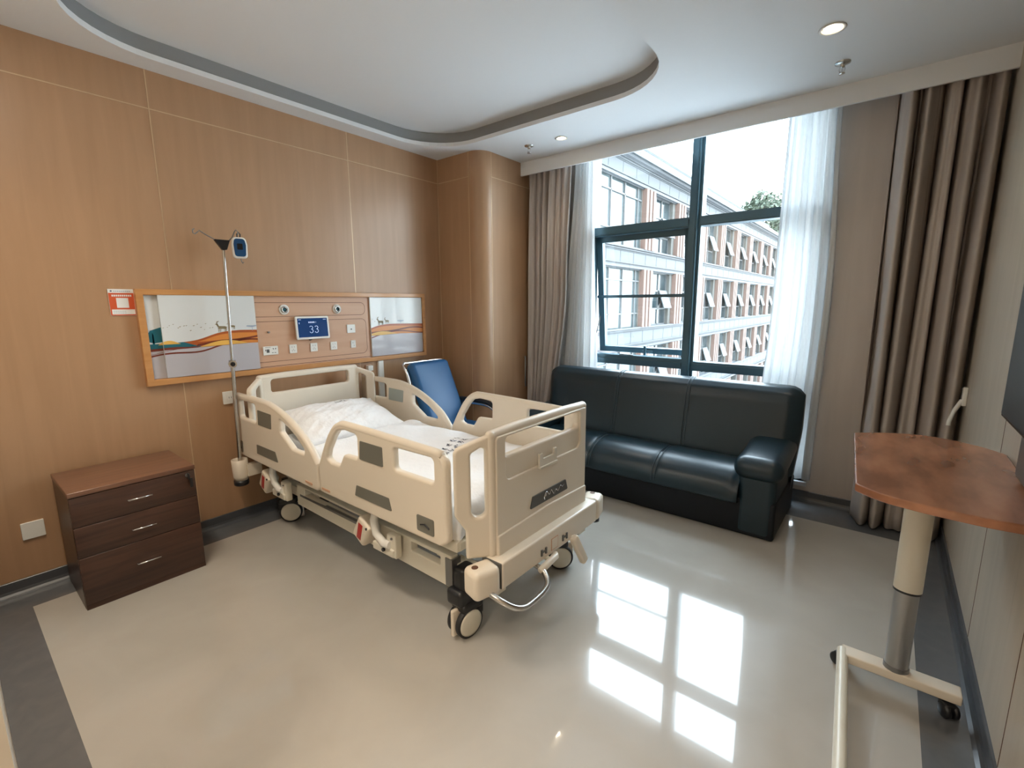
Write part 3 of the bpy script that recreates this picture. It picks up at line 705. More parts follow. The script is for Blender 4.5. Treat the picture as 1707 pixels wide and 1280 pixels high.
# deck, chassis, cross beams
mb = MB()
for s in (-1, 1):
    mb.rbox((1.10, BY+s*.445, .475), (1.02, .022, .024), .006, M_absg, seg=2, inner=2)
mb.rbox((2.10, BY, .472), (.022, .45, .022), .006, M_absg, seg=2, inner=2); mb.rbox((.16, BY, .472), (.022, .45, .022), .006, M_absg, seg=2, inner=2)
for x in (.5, .85, 1.25, 1.6): mb.box((x-.02, BY-.44, .455), (x+.02, BY+.44, .485), M_absg)
mb.box((.18, BY-.43, .486), (2.08, BY+.43, .497), M_white)
mb.build('mattress_deck', bed)
for s in (-1, 1):
    mb = MB(); M_ = MXZ(BY+s*.385)
    mb.plate([(.60, .235), (2.02, .215), (2.02, .372), (.60, .372)], [fl([(.70, .318), (1.32, .310), (1.32, .358), (.70, .360)], .006, 2), fl([(1.735, .306), (1.945, .304), (1.945, .352), (1.735, .354)], .006, 2)], .045, M_absg, .006, M_, 2)
    mb.box((.64, BY+s*.388-.02, .30), (1.33, BY+s*.388+.0, .315), M_dsteel)
    mb.box((1.985, BY+s*.385-.028, .225), (2.03, BY+s*.385+.028, .36), M_dsteel)
    mb.build('chassis_beam', bed)
mb = MB(); mb.box((.24, BY-.30, .27), (.32, BY+.30, .33), M_absg); mb.box((.30, BY-.36, .25), (.66, BY-.31, .31), M_absg); mb.box((.30, BY+.31, .25), (.66, BY+.36, .31), M_absg)
mb.box((1.98, BY-.38, .26), (2.26, BY-.31, .33), M_absg); mb.box((1.98, BY+.31, .26), (2.26, BY+.38, .33), M_absg)
for x in (.75, 1.9): mb.box((x-.03, BY-.36, .31), (x+.03, BY+.36, .36), M_absg)
for x in (.75, 1.9):
    for s in (-.30, .30): mb.box((x-.02, BY+s-.02, .34), (x+.02, BY+s+.02, .46), M_absg)
mb.build('underframe', bed)
mb = MB(); mb.tube([(.80, BY-.2, .34), (1.15, BY-.2, .455)], .02, M_dsteel, 10); mb.build('lift_arm', bed)
mb = MB(); mb.tube([(1.75, BY+.2, .34), (1.40, BY+.2, .455)], .02, M_dsteel, 10); mb.build('lift_arm', bed)
foot_turn = 1
def crossbeam(x0, x1, z0, z1, name, ye):
    mb = MB(); mb.rbox(((x0+x1)/2, BY, (z0+z1)/2), ((x1-x0)/2, ye-.066, (z1-z0)/2), .010, M_abs, seg=3, inner=2); o = mb.build(name, bed)
    for s in (-1, 1):
        MBp = Matrix.Translation(((x0+x1)/2-.005, BY+s*(ye-.007), (z0+z1)/2-.006)) @ Matrix.Rotation(s*math.radians(15)*foot_turn, 4, 'Z')
        mb = MB(); mb.rbox((0, 0, 0), ((x1-x0)/2-.004, .064, (z1-z0)/2+.002), .026, M_abs, seg=4, inner=2, M=MBp); b = mb.build('corner_bumper', o)
        mb = MB(); mb.rbox(((x0+x1)/2-.002, BY+s*(ye-.066), (z0+z1)/2), ((x1-x0)/2-.003, .003, (z1-z0)/2-.003), .0028, M_greyd, seg=1, inner=1); mb.build('bumper_seam', o)
        mb = MB(); mb.cyl(Vector((-.006, s*.030, (z1-z0)/2+.001)), Vector((-.006, s*.030, (z1-z0)/2+.0035)), .014, M_groove, M=MBp); mb.build('accessory_hole', o)
    return o
cb = crossbeam(2.205, 2.318, .325, .446, 'foot_crossbeam', .466)
mb = MB(); mb.box((2.3175, -2.062, .345), (2.320, -2.005, .405), M_equip); mb.box((2.319, -2.058, .349), (2.3205, -2.009, .401), M_abs); mb.build('square_cover', cb)
for y in (-2.125, -1.945):
    mb = MB(); mb.box((2.318, y-.022, .355), (2.324, y-.012, .385), M_greyd); mb.box((2.318, y+.012, .355), (2.324, y+.022, .385), M_greyd); mb.box((2.318, y-.012, .366), (2.322, y+.012, .374), M_greyd); mb.build('pedal_symbol', cb)
# pedals and pull bar under the foot beam
mb = MB(); mb.tube([(2.335, -2.180, .305), (2.338, -2.165, .308), (2.338, -2.05, .322), (2.325, -2.035, .322)], [.012, .0165, .0165, .013], M_abs, 12); mb.cyl((2.27, -2.09, .325), (2.325, -2.09, .318), .012, M_absg); mb.build('foot_pedal', bed)
mb = MB(); mb.rbox((0, 0, 0), (.018, .024, .090), .014, M_abs, M=Matrix.Translation((2.342, -1.842, .265)) @ Matrix.Rotation(.46, 4, 'X') @ Matrix.Rotation(-.12, 4, 'Y')); mb.cyl((2.27, -1.875, .335), (2.33, -1.875, .335), .012, M_absg); mb.build('foot_pedal', bed)
mb = MB(); mb.tube([(2.24, -2.48, .345), (2.33, -2.475, .325), (2.385, -2.44, .29), (2.405, -2.39, .268), (2.407, -2.33, .262), (2.402, -2.24, .264), (2.390, -2.195, .275), (2.36, -2.172, .295), (2.33, -2.165, .308), (2.25, -2.165, .32)], .0125, M_steel, 12, smooth=4); mb.build('pull_bar', bed)
# brake / rail hinge units
for s in (-1, 1):
    for hx in (.40, 1.51):
        mb = MB(); y = BY+s*.455
        mb.rbox((0, 0, 0), (.055, .038, .070), .018, M_abs, seg=3, inner=2, M=Matrix.Translation((hx-.075, y, .345)) @ Matrix.Rotation(.55, 4, 'Y')); o = mb.build('rail_hinge', bed)
        mb = MB(); mb.rbox((0, s*.0385, 0), (.018, .001, .046), .0009, M_red, seg=1, inner=1, M=Matrix.Translation((hx-.080, y, .345)) @ Matrix.Rotation(.30, 4, 'Y')); mb.build('red_sticker', o)
        mb = MB(); mb.tube([(hx+.04, y+s*.01, .49), (hx+.015, y+s*.012, .43), (hx+.03, y+s*.012, .36), (hx+.09, y+s*.012, .325), (hx+.14, y+s*.01, .33)], .021, M_white, 10); mb.build('hinge_arm', o)
        mb = MB(); mb.rbox((hx+.145, y-s*.01, .325), (.035, .02, .060), .008, M_absg, seg=2, inner=2); mb.rbox((hx+.085, y+s*.005, .292), (.085, .014, .022), .008, M_absg, seg=2, inner=2)
        mb.cyl((hx+.10, y+s*.02, .30), (hx+.10, y+s*.03, .30), .010, M_black, 10); mb.cyl((hx+.155, y+s*.012, .37), (hx+.155, y+s*.018, .37), .006, M_dsteel, 10)
        mb.cyl((hx-.02, y+s*.03, .375), (hx-.02, y+s*.04, .375), .007, M_black, 10); mb.build('hinge_bracket', o)
# casters
def caster(x, y, rot, r=.070, name='caster', hub=M_absg):
    L = Matrix.Translation((x, y, 0)) @ Matrix.Rotation(rot, 4, 'Z')
    o = bpy.data.objects.new(name, None); col.objects.link(o); o.location = (x, y, 0); o.parent = bed; o.matrix_parent_inverse = Matrix.Translation(-bed.location)
    def prt(mb, nm):
        me = mb.build(nm); me.data.transform(Matrix.Translation((-x, -y, 0))); me.parent = o; return me
    off = .028
    for s in (-1, 1):
        mb = MB(); a = L @ Matrix.Translation((off, s*.030, r)) @ Matrix.Rotation(-s*PI/2, 4, 'X')
        mb.lathe([(r-.014, -.014), (r-.004, -.014), (r, -.009), (r, .009), (r-.004, .014), (r-.010, .015)], M_rubber, 36, a); prt(mb, 'tyre')
        mb = MB(); mb.lathe([(0, .018), (r-.022, .018), (r-.011, .015), (r-.010, .0)], hub, 36, a); mb.lathe([(0, -.012), (r-.012, -.013)], M_black, 30, a); prt(mb, 'wheel_disc')
    mb = MB(); mb.rbox((off*.4, 0, r*2+.006), (r*.86, .050, .024), .02, M_black, M=L); mb.rbox((off-.01, 0, r+.02), (.020, .011, r*.8), .006, M_black, M=L)
    mb.rbox((-.035, 0, r+.055), (.022, .038, .045), .014, M_black, M=L); mb.cyl((0, 0, r*2), (0, 0, .31), .021, M_black, 16, L)
    prt(mb, 'fork')
    mb = MB(); mb.rbox((off+.018, 0, r+.012), (r*.82, .010, r*.9), .008, M_abs, M=L); prt(mb, 'fork_cover')
    return o
caster(.275, BY-.330, math.radians(55), r=.074)
caster(.275, BY+.330, math.radians(150), r=.074)
caster(2.075, BY-.352, math.radians(-97), r=.072)
caster(2.085, BY+.345, math.radians(42), r=.072)
for s in (-1, 1):
    mb = MB(); mb.rbox((2.068, BY+s*.372, .275), (.036, .046, .062), .022, M_black); mb.rbox((2.060, BY+s*.392, .198), (.050, .050, .040), .022, M_black); mb.build('caster_cover', bed)
# floor foot below the far bumper
mb = MB(); mb.lathe([(0, .306), (.024, .306), (.030, .29), (.030, .278), (0, .276)], M_black, 20, Matrix.Translation((2.255, -1.530, 0))); mb.lathe([(0, .322), (.02, .322), (.024, .306), (0, .305)], M_chrome, 20, Matrix.Translation((2.255, -1.530, 0))); mb.build('bumper_wheel', bed)

# mattress, duvet, pillow
mb = MB(); mb.rbox((1.135, BY, .548), (.945, .425, .050), .035, M_sheet, seg=3, inner=6, bulge=(0, 0, .006)); tag(mb.build('mattress'), 'white covered mattress lying on the hospital bed deck', 'mattress')
DZ = .640
def dheight(x, y):
    w = noise.noise(Vector((x*3.1, y*3.7, 1.7)))*.016+noise.noise(Vector((x*9, y*6, 4.2)))*.006+noise.noise(Vector((x*3.2-y*5, y*2, 8)))*.014+abs(noise.noise(Vector((x*5-y*3, x*2+y*4, 2))))*.010
    return DZ+w
def duvet(u, v):
    x0, xe, hwid = .76, 2.085, .433
    sx_ = (u*(xe-x0+.16)); x = x0+sx_; drop = 0
    if x > xe: drop = x-xe; x = xe+.012*math.sin(min(1, drop/.05)*PI/2)
    t = (v-.5)*2*(hwid+.17); sgn = 1 if t > 0 else -1; a = abs(t); dy = 0
    if a > hwid: dy = a-hwid; a = hwid+.010*math.sin(min(1, dy/.05)*PI/2)
    y = BY+sgn*a; z = dheight(x0+sx_, y)
    rnd = .03
    def soft(d): return d if d > rnd*2 else d*d/(4*rnd)+0 if d < rnd*2 else d
    z -= min(dy+.000, .135)+min(drop, .15)
    # ease the edges
    ed = min(1, max(0, (hwid-abs(t))/.06)) if abs(t) < hwid else 0
    ex = min(1, max(0, (xe-(x0+sx_))/.06))
    z -= .016*(1-ed)**2+.016*(1-ex)**2
    fold = (min(1, dy/.06)*.009*math.sin(sx_*34+3*noise.noise(Vector((sx_*3, t, 0))))+min(1, drop/.06)*0)
    y += sgn*fold; x += min(1, drop/.06)*.008*math.sin(t*38)
    h0 = min(1, u*16); z += .010*math.sin(h0*PI)*(1 if dy == 0 else 0)
    z = max(z, .500-.0*u)
    return (x, y, z)
mb = MB(); mb.grid(duvet, 120, 90, M_sheet); dv = mb.build('duvet')
md = dv.modifiers.new('thick', 'SOLIDIFY'); md.thickness = .012; md.offset = 1
tag(dv, 'white duvet spread over the mattress with dark printed characters near the foot', 'duvet')
# printed characters on the duvet and the pillow mark
def glyph(mb, fn, cx, cy, ux, uy, s, seed, m):
    r = random.Random(seed)
    for k in range(5):
        a = r.uniform(-.5, .5); b = r.uniform(-.5, .5); h = r.choice((0, 1)); l = r.uniform(.25, .5); w = .07
        p = [(a-l, b-w), (a+l, b-w), (a+l, b+w), (a-l, b+w)] if h else [(a-w, b-l), (a+w, b-l), (a+w, b+l), (a-w, b+l)]
        q = []
        for (i, j) in p:
            i = max(-.5, min(.5, i)); j = max(-.5, min(.5, j))
            x = cx+(ux[0]*i+uy[0]*j)*s; y = cy+(ux[1]*i+uy[1]*j)*s; q.append((x, y, fn(x, y)))
        mb.poly(q, m)
mb = MB(); fn = lambda x, y: dheight(x, y)+.0145
for r_ in range(2):
    for k in range(5): glyph(mb, fn, 1.56-.0225*k-.050*r_, -2.01+.060*k-.012*r_, (.3, .95), (-.95, .3), .036, 10*r_+k, M_ink)
mb.build('printed_characters', dv)
def pillow(u, v, top):
    a, b = u*2-1, v*2-1
    x = .285*a*(1-.10*(1-b*b)*abs(a)**3); y = .385*b*(1-.08*(1-a*a)*abs(b)**3)
    e = max(0, (1-abs(a)**2.2)*(1-abs(b)**2.4))
    th = .100*e**.62
    rad = math.sin(9*math.atan2(a, b+.001)+4*noise.noise(Vector((a*2, b*2, 1))))*max(abs(a), abs(b))**2
    w = (noise.noise(Vector((x*12, y*7, 2+top)))*.014+noise.noise(Vector((x*34+y*18, y*14, 5)))*.0045+.009*rad)*min(1, e*2.2)
    return Vector((x, y, (th+w if top else -th*.62)))
MP = Matrix.Translation((.475, BY+.015, .692)) @ Matrix.Rotation(math.radians(-5), 4, 'Z') @ Matrix.Rotation(math.radians(13), 4, 'Y')
mb = MB(); mb.grid(lambda u, v: pillow(u, v, 1), 90, 110, M_pillow, M=MP); mb.grid(lambda u, v: pillow(1-u, v, 0), 30, 40, M_pillow, M=MP); pl = mb.build('pillow')
tag(pl, 'white pillow with a small navy printed emblem at the head of the bed', 'pillow')
mb = MB(); r = random.Random(5)
for k in range(6):
    a, b = .27+r.uniform(0, .02), .50+k*.017
    for (x0_, x1_, y0_, y1_) in ((0, .045, 0, .006), (0, .010, 0, .015), (.022, .032, 0, .015)):
        if r.random() < .75:
            q = []
            for (da, db) in ((x0_, y0_), (x1_, y0_), (x1_, y1_), (x0_, y1_)):
                p = pillow(a+da, b+db, 1); p.z += .007; q.append(MP @ p)
            mb.poly(q, M_ink)
mb.build('printed_emblem', pl)

# ------------------------------------------------------------------ infusion pole
iv = thing('infusion_pole', 'steel infusion pole with a black hook head standing at the head corner of the bed', 'infusion pole', (.13, -2.570, .30))
PB, PT = Vector((.13, -2.573, .34)), Vector((.13, -2.532, 1.868))
mb = MB(); mb.cyl(PB, PB+(PT-PB)*.515, .0125, M_steel); mb.build('lower_pole', iv)
mb = MB(); mb.cyl(PB+(PT-PB)*.50, PT, .009, M_steel); mb.build('upper_pole', iv)
c = PB+(PT-PB)*.515
mb = MB(); mb.cyl(c-Vector((0, 0, .02)), c+Vector((0, 0, .022)), .020, M_steel); mb.cyl(c, c+Vector((.034, -.010, 0)), .024, M_steel); k = mb.build('height_clamp', iv)
mb = MB(); mb.cyl(c+Vector((.032, -.009, 0)), c+Vector((.044, -.013, 0)), .014, M_black); mb.build('clamp_knob', k)
mb = MB(); mb.lathe([(0, .335), (.040, .335), (.046, .36), (.050, .478), (.040, .480), (.036, .465), (0, .46)], M_abs, 28, Matrix.Translation((PB.x, PB.y, 0))); mb.box((PB.x, PB.y+.03, .36), (PB.x+.05, PB.y+.12, .44), M_abs); mb.build('pole_socket', iv)
mb = MB(); mb.lathe([(0, .300), (.040, .300), (.046, .306), (.046, .335), (0, .336)], M_black, 28, Matrix.Translation((PB.x, PB.y, 0))); mb.build('socket_foot', iv)
mb = MB(); mb.plate(fillet([(-.052, .030), (.040, .030), (.018, -.030), (-.006, -.036)], [.004, .004, .008, .008], 3), [], .026, M_black, .004, MYZ(PT.x) @ Matrix.Translation((PT.y, PT.z+.012, 0))); mb.build('hook_head', iv)
mb = MB(); mb.tube([(PT.x, PT.y-.045, PT.z+.040), (PT.x, PT.y-.095, PT.z+.066), (PT.x, PT.y-.125, PT.z+.085), (PT.x, PT.y-.135, PT.z+.074), (PT.x, PT.y-.150, PT.z+.062), (PT.x, PT.y-.160, PT.z+.068), (PT.x, PT.y-.160, PT.z+.085), (PT.x, PT.y-.150, PT.z+.092)], .0035, M_dsteel, 8); mb.build('hook', iv)
mb = MB(); mb.tube([(PT.x, PT.y+.035, PT.z+.036), (PT.x+.03, PT.y+.048, PT.z+.062), (PT.x+.04, PT.y+.058, PT.z+.092), (PT.x+.045, PT.y+.066, PT.z+.105), (PT.x+.05, PT.y+.074, PT.z+.095), (PT.x+.05, PT.y+.074, PT.z+.075)], .0035, M_dsteel, 8); mb.build('hook', iv)
dm = thing('infusion_monitor', 'white rimmed blue electronic drip monitor hanging from the infusion pole hook', 'monitor', (PT.x+.045, PT.y+.075, PT.z-.07))
MD = Matrix.Translation((PT.x+.045, PT.y+.078, PT.z-.005)) @ Matrix.Rotation(math.radians(-14), 4, 'Z') @ MYZ(0)
mb = MB(); mb.plate(fillet([(-.040, -.066), (.040, -.066), (.044, .02), (.036, .066), (-.036, .066), (-.044, .02)], [.022, .022, .05, .024, .024, .05], 5), [], .034, M_white, .009, MD, 3); body = mb.build('casing', dm)
mb = MB(); mb.plate(fillet([(-.030, -.054), (.030, -.054), (.035, .02), (.028, .056), (-.028, .056), (-.035, .02)], [.016, .016, .05, .018, .018, .05], 5), [], .004, M_blued, .001, MD @ Matrix.Translation((0, 0, .0175))); mb.plate(rect(-.016, -.012, .016, .026, .006), [], .004, M_tv, .001, MD @ Matrix.Translation((0, 0, .0185))); mb.build('blue_face', dm)
mb = MB(); mb.tube([MD @ Vector(p) for p in ((.002, -.064, 0), (.004, -.082, 0), (.010, -.094, 0), (.016, -.086, 0))], .003, M_dsteel, 8); mb.tube([MD @ Vector(p) for p in ((-.008, .064, 0), (-.008, .085, 0), (.002, .096, 0), (.010, .085, 0), (.008, .064, 0))], .004, M_black, 8); mb.build('hanging_loop', dm)

# ------------------------------------------------------------------ sofa
sf = thing('leather_sofa', 'dark navy leather three seat sofa standing under the window', 'sofa', (2.0, -.25, 0))
SX0, SX1 = .965, 3.03
mb = MB(); mb.rbox(((SX0+SX1)/2, -.25, .1265), ((SX1-SX0)/2-.005, .360, .125), .018, M_leatherd, inner=6); mb.build('base', sf)
seams = [1.175, 1.71, 2.242, 2.785]
SP = [(-.20, .36), (-.24, .405), (-.32, .425), (-.40, .427), (-.47, .420), (-.53, .402), (-.58, .375), (-.618, .338), (-.642, .290), (-.650, .245), (-.645, .218), (-.60, .215)]
def seat(u, v):
    k = v*(len(SP)-1); i = min(int(k), len(SP)-2); t = k-i
    p0, p1, p2, p3 = SP[max(i-1, 0)], SP[i], SP[i+1], SP[min(i+2, len(SP)-1)]
    q = [.5*(2*p1[c]+(p2[c]-p0[c])*t+(2*p0[c]-5*p1[c]+4*p2[c]-p3[c])*t*t+(3*p1[c]-p0[c]-3*p2[c]+p3[c])*t**3) for c in (0, 1)]
    x = seams[0]-.02+(seams[-1]-seams[0]+.04)*u; d = 1e9
    for w_ in seams: d = min(d, abs(x-w_))
    k = max(0, 1-d/.05); puff = .010*(1-k*k)-.008
    return (x, q[0]-(puff if q[0] < -.5 else 0)*.6, q[1]+(puff if q[1] > .3 else 0))
mb = MB(); mb.grid(seat, 96, 44, M_leather); mb.build('seat_cushion', sf)
for sx_ in seams[1:3]:
    mb = MB(); pr = [(y, z-.006) for y, z in SP[1:10]]
    for off in (-.012, .012): mb.tube([(sx_+off, y, z+.003) for y, z in pr], .004, M_stitch, 6, smooth=3)
    mb.build('seat_seam', sf)
# back: profile swept along x, corners eased
prof = [(-.245, .30), (-.235, .42), (-.205, .58), (-.175, .72), (-.155, .82), (-.130, .880), (-.085, .918), (-.03, .928), (.03, .912), (.075, .870), (.09, .80), (.085, .5), (.07, .12)]
BX0, BX1 = .985, 3.065
def back(u, v):
    k = v*(len(prof)-1); i = min(int(k), len(prof)-2); t = k-i
    y = prof[i][0]*(1-t)+prof[i+1][0]*t; z = prof[i][1]*(1-t)+prof[i+1][1]*t
    x = BX0+(BX1-BX0)*u
    e = min(u, 1-u)*(BX1-BX0)                         # distance from end
    k = max(0, 1-e/.12)
    z2 = z-(.052*k**3 if z > .8 else .052*k**3*max(0, (z-.6)/.2))
    yc = -.075; y = yc+(y-yc)*(1-.75*k**3)
    taper = -.045*max(0, (.62-z)/.5)
    x += (taper if u > .5 else -taper)*min(1, abs(u-.5)*2.2)
    return (x, y, z2)
mb = MB(); mb.grid(back, 60, 48, M_leather); 
for u in (0, 1):
    mb.add([back(u, v/24) for v in range(25)], [tuple(range(25))], M_leather)
mb.build('backrest', sf)
for sx_ in (1.71, 2.30):
    mb = MB()
    for off in (-.012, .012):
        mb.tube([(sx_+off, y-.001, z+.002) for y, z in prof[1:11]], .004, M_stitch, 6)
    mb.build('back_seam', sf)
for s, ax in ((1, 2.905), (-1, 1.07)):
    mb = MB(); mb.rbox((ax, -.27, .265), (.112, .345, .262), .045, M_leather, seg=4, inner=4)
    def armf(w, u): return w+Vector((0, 0, .055*max(0, (u[1]+.2))+(-.022)*max(0, -u[1]-.35)))
    mb.rbox((ax+s*.002, -.31, .468), (.145, .338, .072), .070, M_leather, seg=6, inner=6, fn=armf, bulge=(0, .01, .012))
    mb.build('armrest', sf)

# ------------------------------------------------------------------ blue armchair
ac = thing('companion_chair', 'blue vinyl companion armchair tucked in the corner behind the bed', 'chair', (.42, -.98, 0))
def mxy(a): return a
MB_ = Matrix.Translation((.35, -.965, .675)) @ Matrix.Rotation(math.radians(-24), 4, 'Y')
mb = MB(); mb.rbox((0, 0, 0), (.050, .225, .345), .045, M_blue, seg=5, inner=6, bulge=(.018, 0, 0), M=MB_); mb.build('backrest', ac)
mb = MB(); mb.rbox((.72, -.965, .395), (.25, .245, .055), .045, M_blue, seg=5, inner=6, bulge=(0, 0, .015)); mb.build('seat', ac)
for s in (-1, 1):
    y = -.965+s*.250; q = .70 if s < 0 else 1.0; bx = -.075 if s > 0 else 0; by = -.03 if s > 0 else 0
    mb = MB(); mb.tube([(.16+bx, y-s*.02+by, .975-.06*(s > 0)), (.20+bx, y-s*.004+by, .95-.06*(s > 0)), (.26+bx, y+by, .84), (.36+bx*.5, y+by*.5, .66*q), (.40, y, .615*q), (.52, y, .605*q), (.70, y, .605*q), (.79, y, .575*q), (.86, y, .50*q), (.89, y, .40*q), (.90, y, .014)], .014, M_chrome, 10, smooth=3)
    mb.tube([(.40, y, .61*q), (.36, y, .40*q), (.20, y, .014)], .014, M_chrome, 10); mb.tube([(.32, y, .34*q), (.88, y, .34*q)], .012, M_chrome, 10)
    mb.tube([(.20, y, .012), (.20, y, .0)], .018, M_rubber, 10); mb.tube([(.90, y, .012), (.90, y, .0)], .018, M_rubber, 10)
    mb.build('side_frame', ac)
    mb = MB(); mb.tube([(.38, y, .632*q), (.52, y, .632*q), (.70, y, .632*q), (.795, y, .600*q), (.855, y, .532*q)], [.020, .022, .022, .021, .016], M_black, 10, smooth=4); mb.build('arm_pad', ac)
mb = MB(); mb.tube([(.34, -1.215, .34), (.34, -.715, .34)], .012, M_chrome, 10); mb.build('cross_bar', ac)
mb = MB(); mb.tube([(.80, -1.215, .34), (.80, -.715, .34)], .012, M_chrome, 10); mb.build('cross_bar', ac)
mb = MB(); mb.tube([(.16, -1.195, .975), (.155, -1.18, .99), (.155, -.75, .99), (.16, -.735, .975)], .013, M_chrome, 10); mb.build('back_frame', ac)

# ------------------------------------------------------------------ overbed table
ot = thing('overbed_table', 'cherry wood overbed table on a cream pedestal with casters beside the right wall', 'table', (3.615, -1.60, 0))
def ttop():
    pts = []
    p = [(3.428, -2.012), (3.49, -2.068), (3.60, -2.094), (3.72, -2.104), (3.846, -2.09), (3.852, -1.33), (3.80, -1.252), (3.70, -1.185), (3.60, -1.17), (3.50, -1.215), (3.389, -1.295)]
    return fillet(p, [.022, .3, .3, .3, .03, .03, .2, .2, .3, .3, .02], 4)
mb = MB(); mb.plate(ttop(), [], .026, M_cherry, .004, Matrix.Translation((0, 0, .926)), 2); tp = mb.build('tabletop', ot)
mb = MB()
def oval(z, a, b, n=28): return [(a*math.cos(2*PI*k/n)+3.615, b*math.sin(2*PI*k/n)-1.60, z) for k in range(n)]
def ovtube(mb, z0, z1, a, b, m):
    n = 28; vs = oval(z0, a, b)+oval(z1, a, b); mb.add(vs, [(k, (k+1) % n, n+(k+1) % n, n+k) for k in range(n)], m, True); mb.add(oval(z0, a, b), [tuple(range(n))[::-1]], m); mb.add(oval(z1, a, b), [tuple(range(n))], m)
ovtube(mb, .438, .905, .043, .036, M_absg); mb.box((3.52, -1.74, .900), (3.71, -1.50, .913), M_dsteel); mb.build('sleeve', ot)
mb = MB(); ovtube(mb, .430, .438, .0435, .0365, M_black); mb.build('collar', ot)
mb = MB(); ovtube(mb, .105, .432, .037, .031, M_satin); ovtube(mb, .100, .118, .040, .034, M_dsteel); mb.build('inner_column', ot)
mb = MB(); mb.rbox((3.622, -1.60, .083), (.180, .034, .018), .005, M_abs, seg=2, inner=2); mb.build('cross_foot', ot)
mb = MB(); mb.tube([(3.446, -1.588, .085), (3.455, -1.75, .085), (3.484, -2.30, .085)], .0195, M_absg, 14); mb.build('long_foot', ot)
def small_caster(x, y, rot):
    L = Matrix.Translation((x, y, 0)) @ Matrix.Rotation(rot, 4, 'Z'); r = .027
    mb = MB()
    for s in (-1, 1): mb.lathe([(0, .010), (r-.006, .010), (r, .005), (r, -.007), (r-.004, -.009), (0, -.009)], M_black, 24, L @ Matrix.Translation((.016, s*.014, r)) @ Matrix.Rotation(-s*PI/2, 4, 'X'))
    mb.rbox((.008, 0, r+.016), (.024, .022, .014), .010, M_black, M=L); mb.cyl((0, 0, r+.01), (0, 0, .068), .008, M_dsteel, 10, L)
    return mb.build('caster', ot)
small_caster(3.452, -1.565, math.radians(150)); small_caster(3.765, -1.610, math.radians(-60)); small_caster(3.482, -2.27, math.radians(200))

# ------------------------------------------------------------------ television on the right wall
tv = thing('wall_television', 'black flat television mounted on the right wall above the overbed table', 'television', (3.83, -2.15, 1.1))
mb = MB(); mb.rbox((3.800, -2.15, 1.47), (.020, .57, .345), .006, M_tv, seg=2, inner=2); mb.build('casing', tv)
mb = MB(); mb.box((3.7785, -2.71, 1.137), (3.7802, -1.59, 1.803), M_black); mb.build('screen', tv)
mb = MB(); mb.box((3.82, -2.4, 1.3), (3.86, -1.9, 1.65), M_dsteel); mb.build('wall_bracket', tv)
mb = MB(); mb.box((3.822, -2.30, .955), (3.859, -1.66, 1.118), M_greyd); tag(mb.build('dark_wall_box'), 'dark flat box on the right wall under the black television', 'box')  # plain flat box for the dark shape below the television

# ------------------------------------------------------------------ ceiling lights, added fill lights and sprinklers
def downlight(x, y, power, label, group, r=.040):
    o = thing('downlight', label, 'ceiling light', (x, y, ZC), group)
    T = Matrix.Translation((x, y, ZC))
    mb = MB(); mb.lathe([(r, .002), (r+.012, -.004), (r+.002, -.006), (r-.006, -.001), (r-.010, .012)], M_lampring, 28, T); mb.build('trim_ring', o)
    mb = MB(); mb.lathe([(0.0001, -.002), (r-.012, -.001), (r-.008, .006)], M_lamp, 24, T); mb.build('bulb', o)
    l = bpy.data.lights.new('downlight_beam', 'SPOT'); l.energy = power; l.color = (1, .86, .68); l.spot_size = math.radians(125); l.spot_blend = .9; l.shadow_soft_size = .05
    lo = bpy.data.objects.new('downlight_beam', l); col.objects.link(lo); lo.location = (0, 0, -.012); lo.parent = o
    return o
downlight(1.224, -.326, 5, 'small warm downlight in the ceiling above the left curtain', 'warm downlights')
downlight(3.095, -.776, 5, 'bright warm downlight in the ceiling near the right wall', 'warm downlights', .048)
downlight(2.75, -2.2, 2.5, 'added warm fill downlight in the ceiling strip right of the recess, out of the photo', 'unseen fill downlights')  # this and the next two are added, unseen, to fill the room
downlight(2.75, -3.35, 3, 'added warm fill downlight in the ceiling near the doorway, out of the photo', 'unseen fill downlights')
downlight(3.1, -4.9, 18, 'added warm fill downlight in the entry passage ceiling, out of the photo', 'unseen fill downlights')
def fill_panel(x, y, sx_, sy_, power, label):  # added out-of-view panel that lifts the interior with soft fill
    o = thing('fill_panel_light', label, 'ceiling light', (x, y, ZC), 'unseen fill panels')
    mb = MB(); mb.plate(rect(-sx_/2-.02, -sy_/2-.02, sx_/2+.02, sy_/2+.02, .004), [rect(-sx_/2, -sy_/2, sx_/2, sy_/2, .002)], .02, M_white, .003, Matrix.Translation((x, y, ZC-.008))); mb.build('frame', o)
    mb = MB(); mb.box((x-sx_/2, y-sy_/2, ZC-.008), (x+sx_/2, y+sy_/2, ZC-.004), M_panel); mb.build('diffuser', o)
    l = area_light('fill_panel', (0, 0, -.012), sx_, power, (1, .84, .64), parent=o, size_y=sy_, spread=math.radians(110))
    return o
fill_panel(3.0, -5.0, .6, .6, 11, 'added square fill panel in the entry passage ceiling, out of the photo')
fill_panel(1.3, -3.53, 1.2, .24, 4.2, 'added long fill panel in the ceiling strip by the near wall, out of the photo')
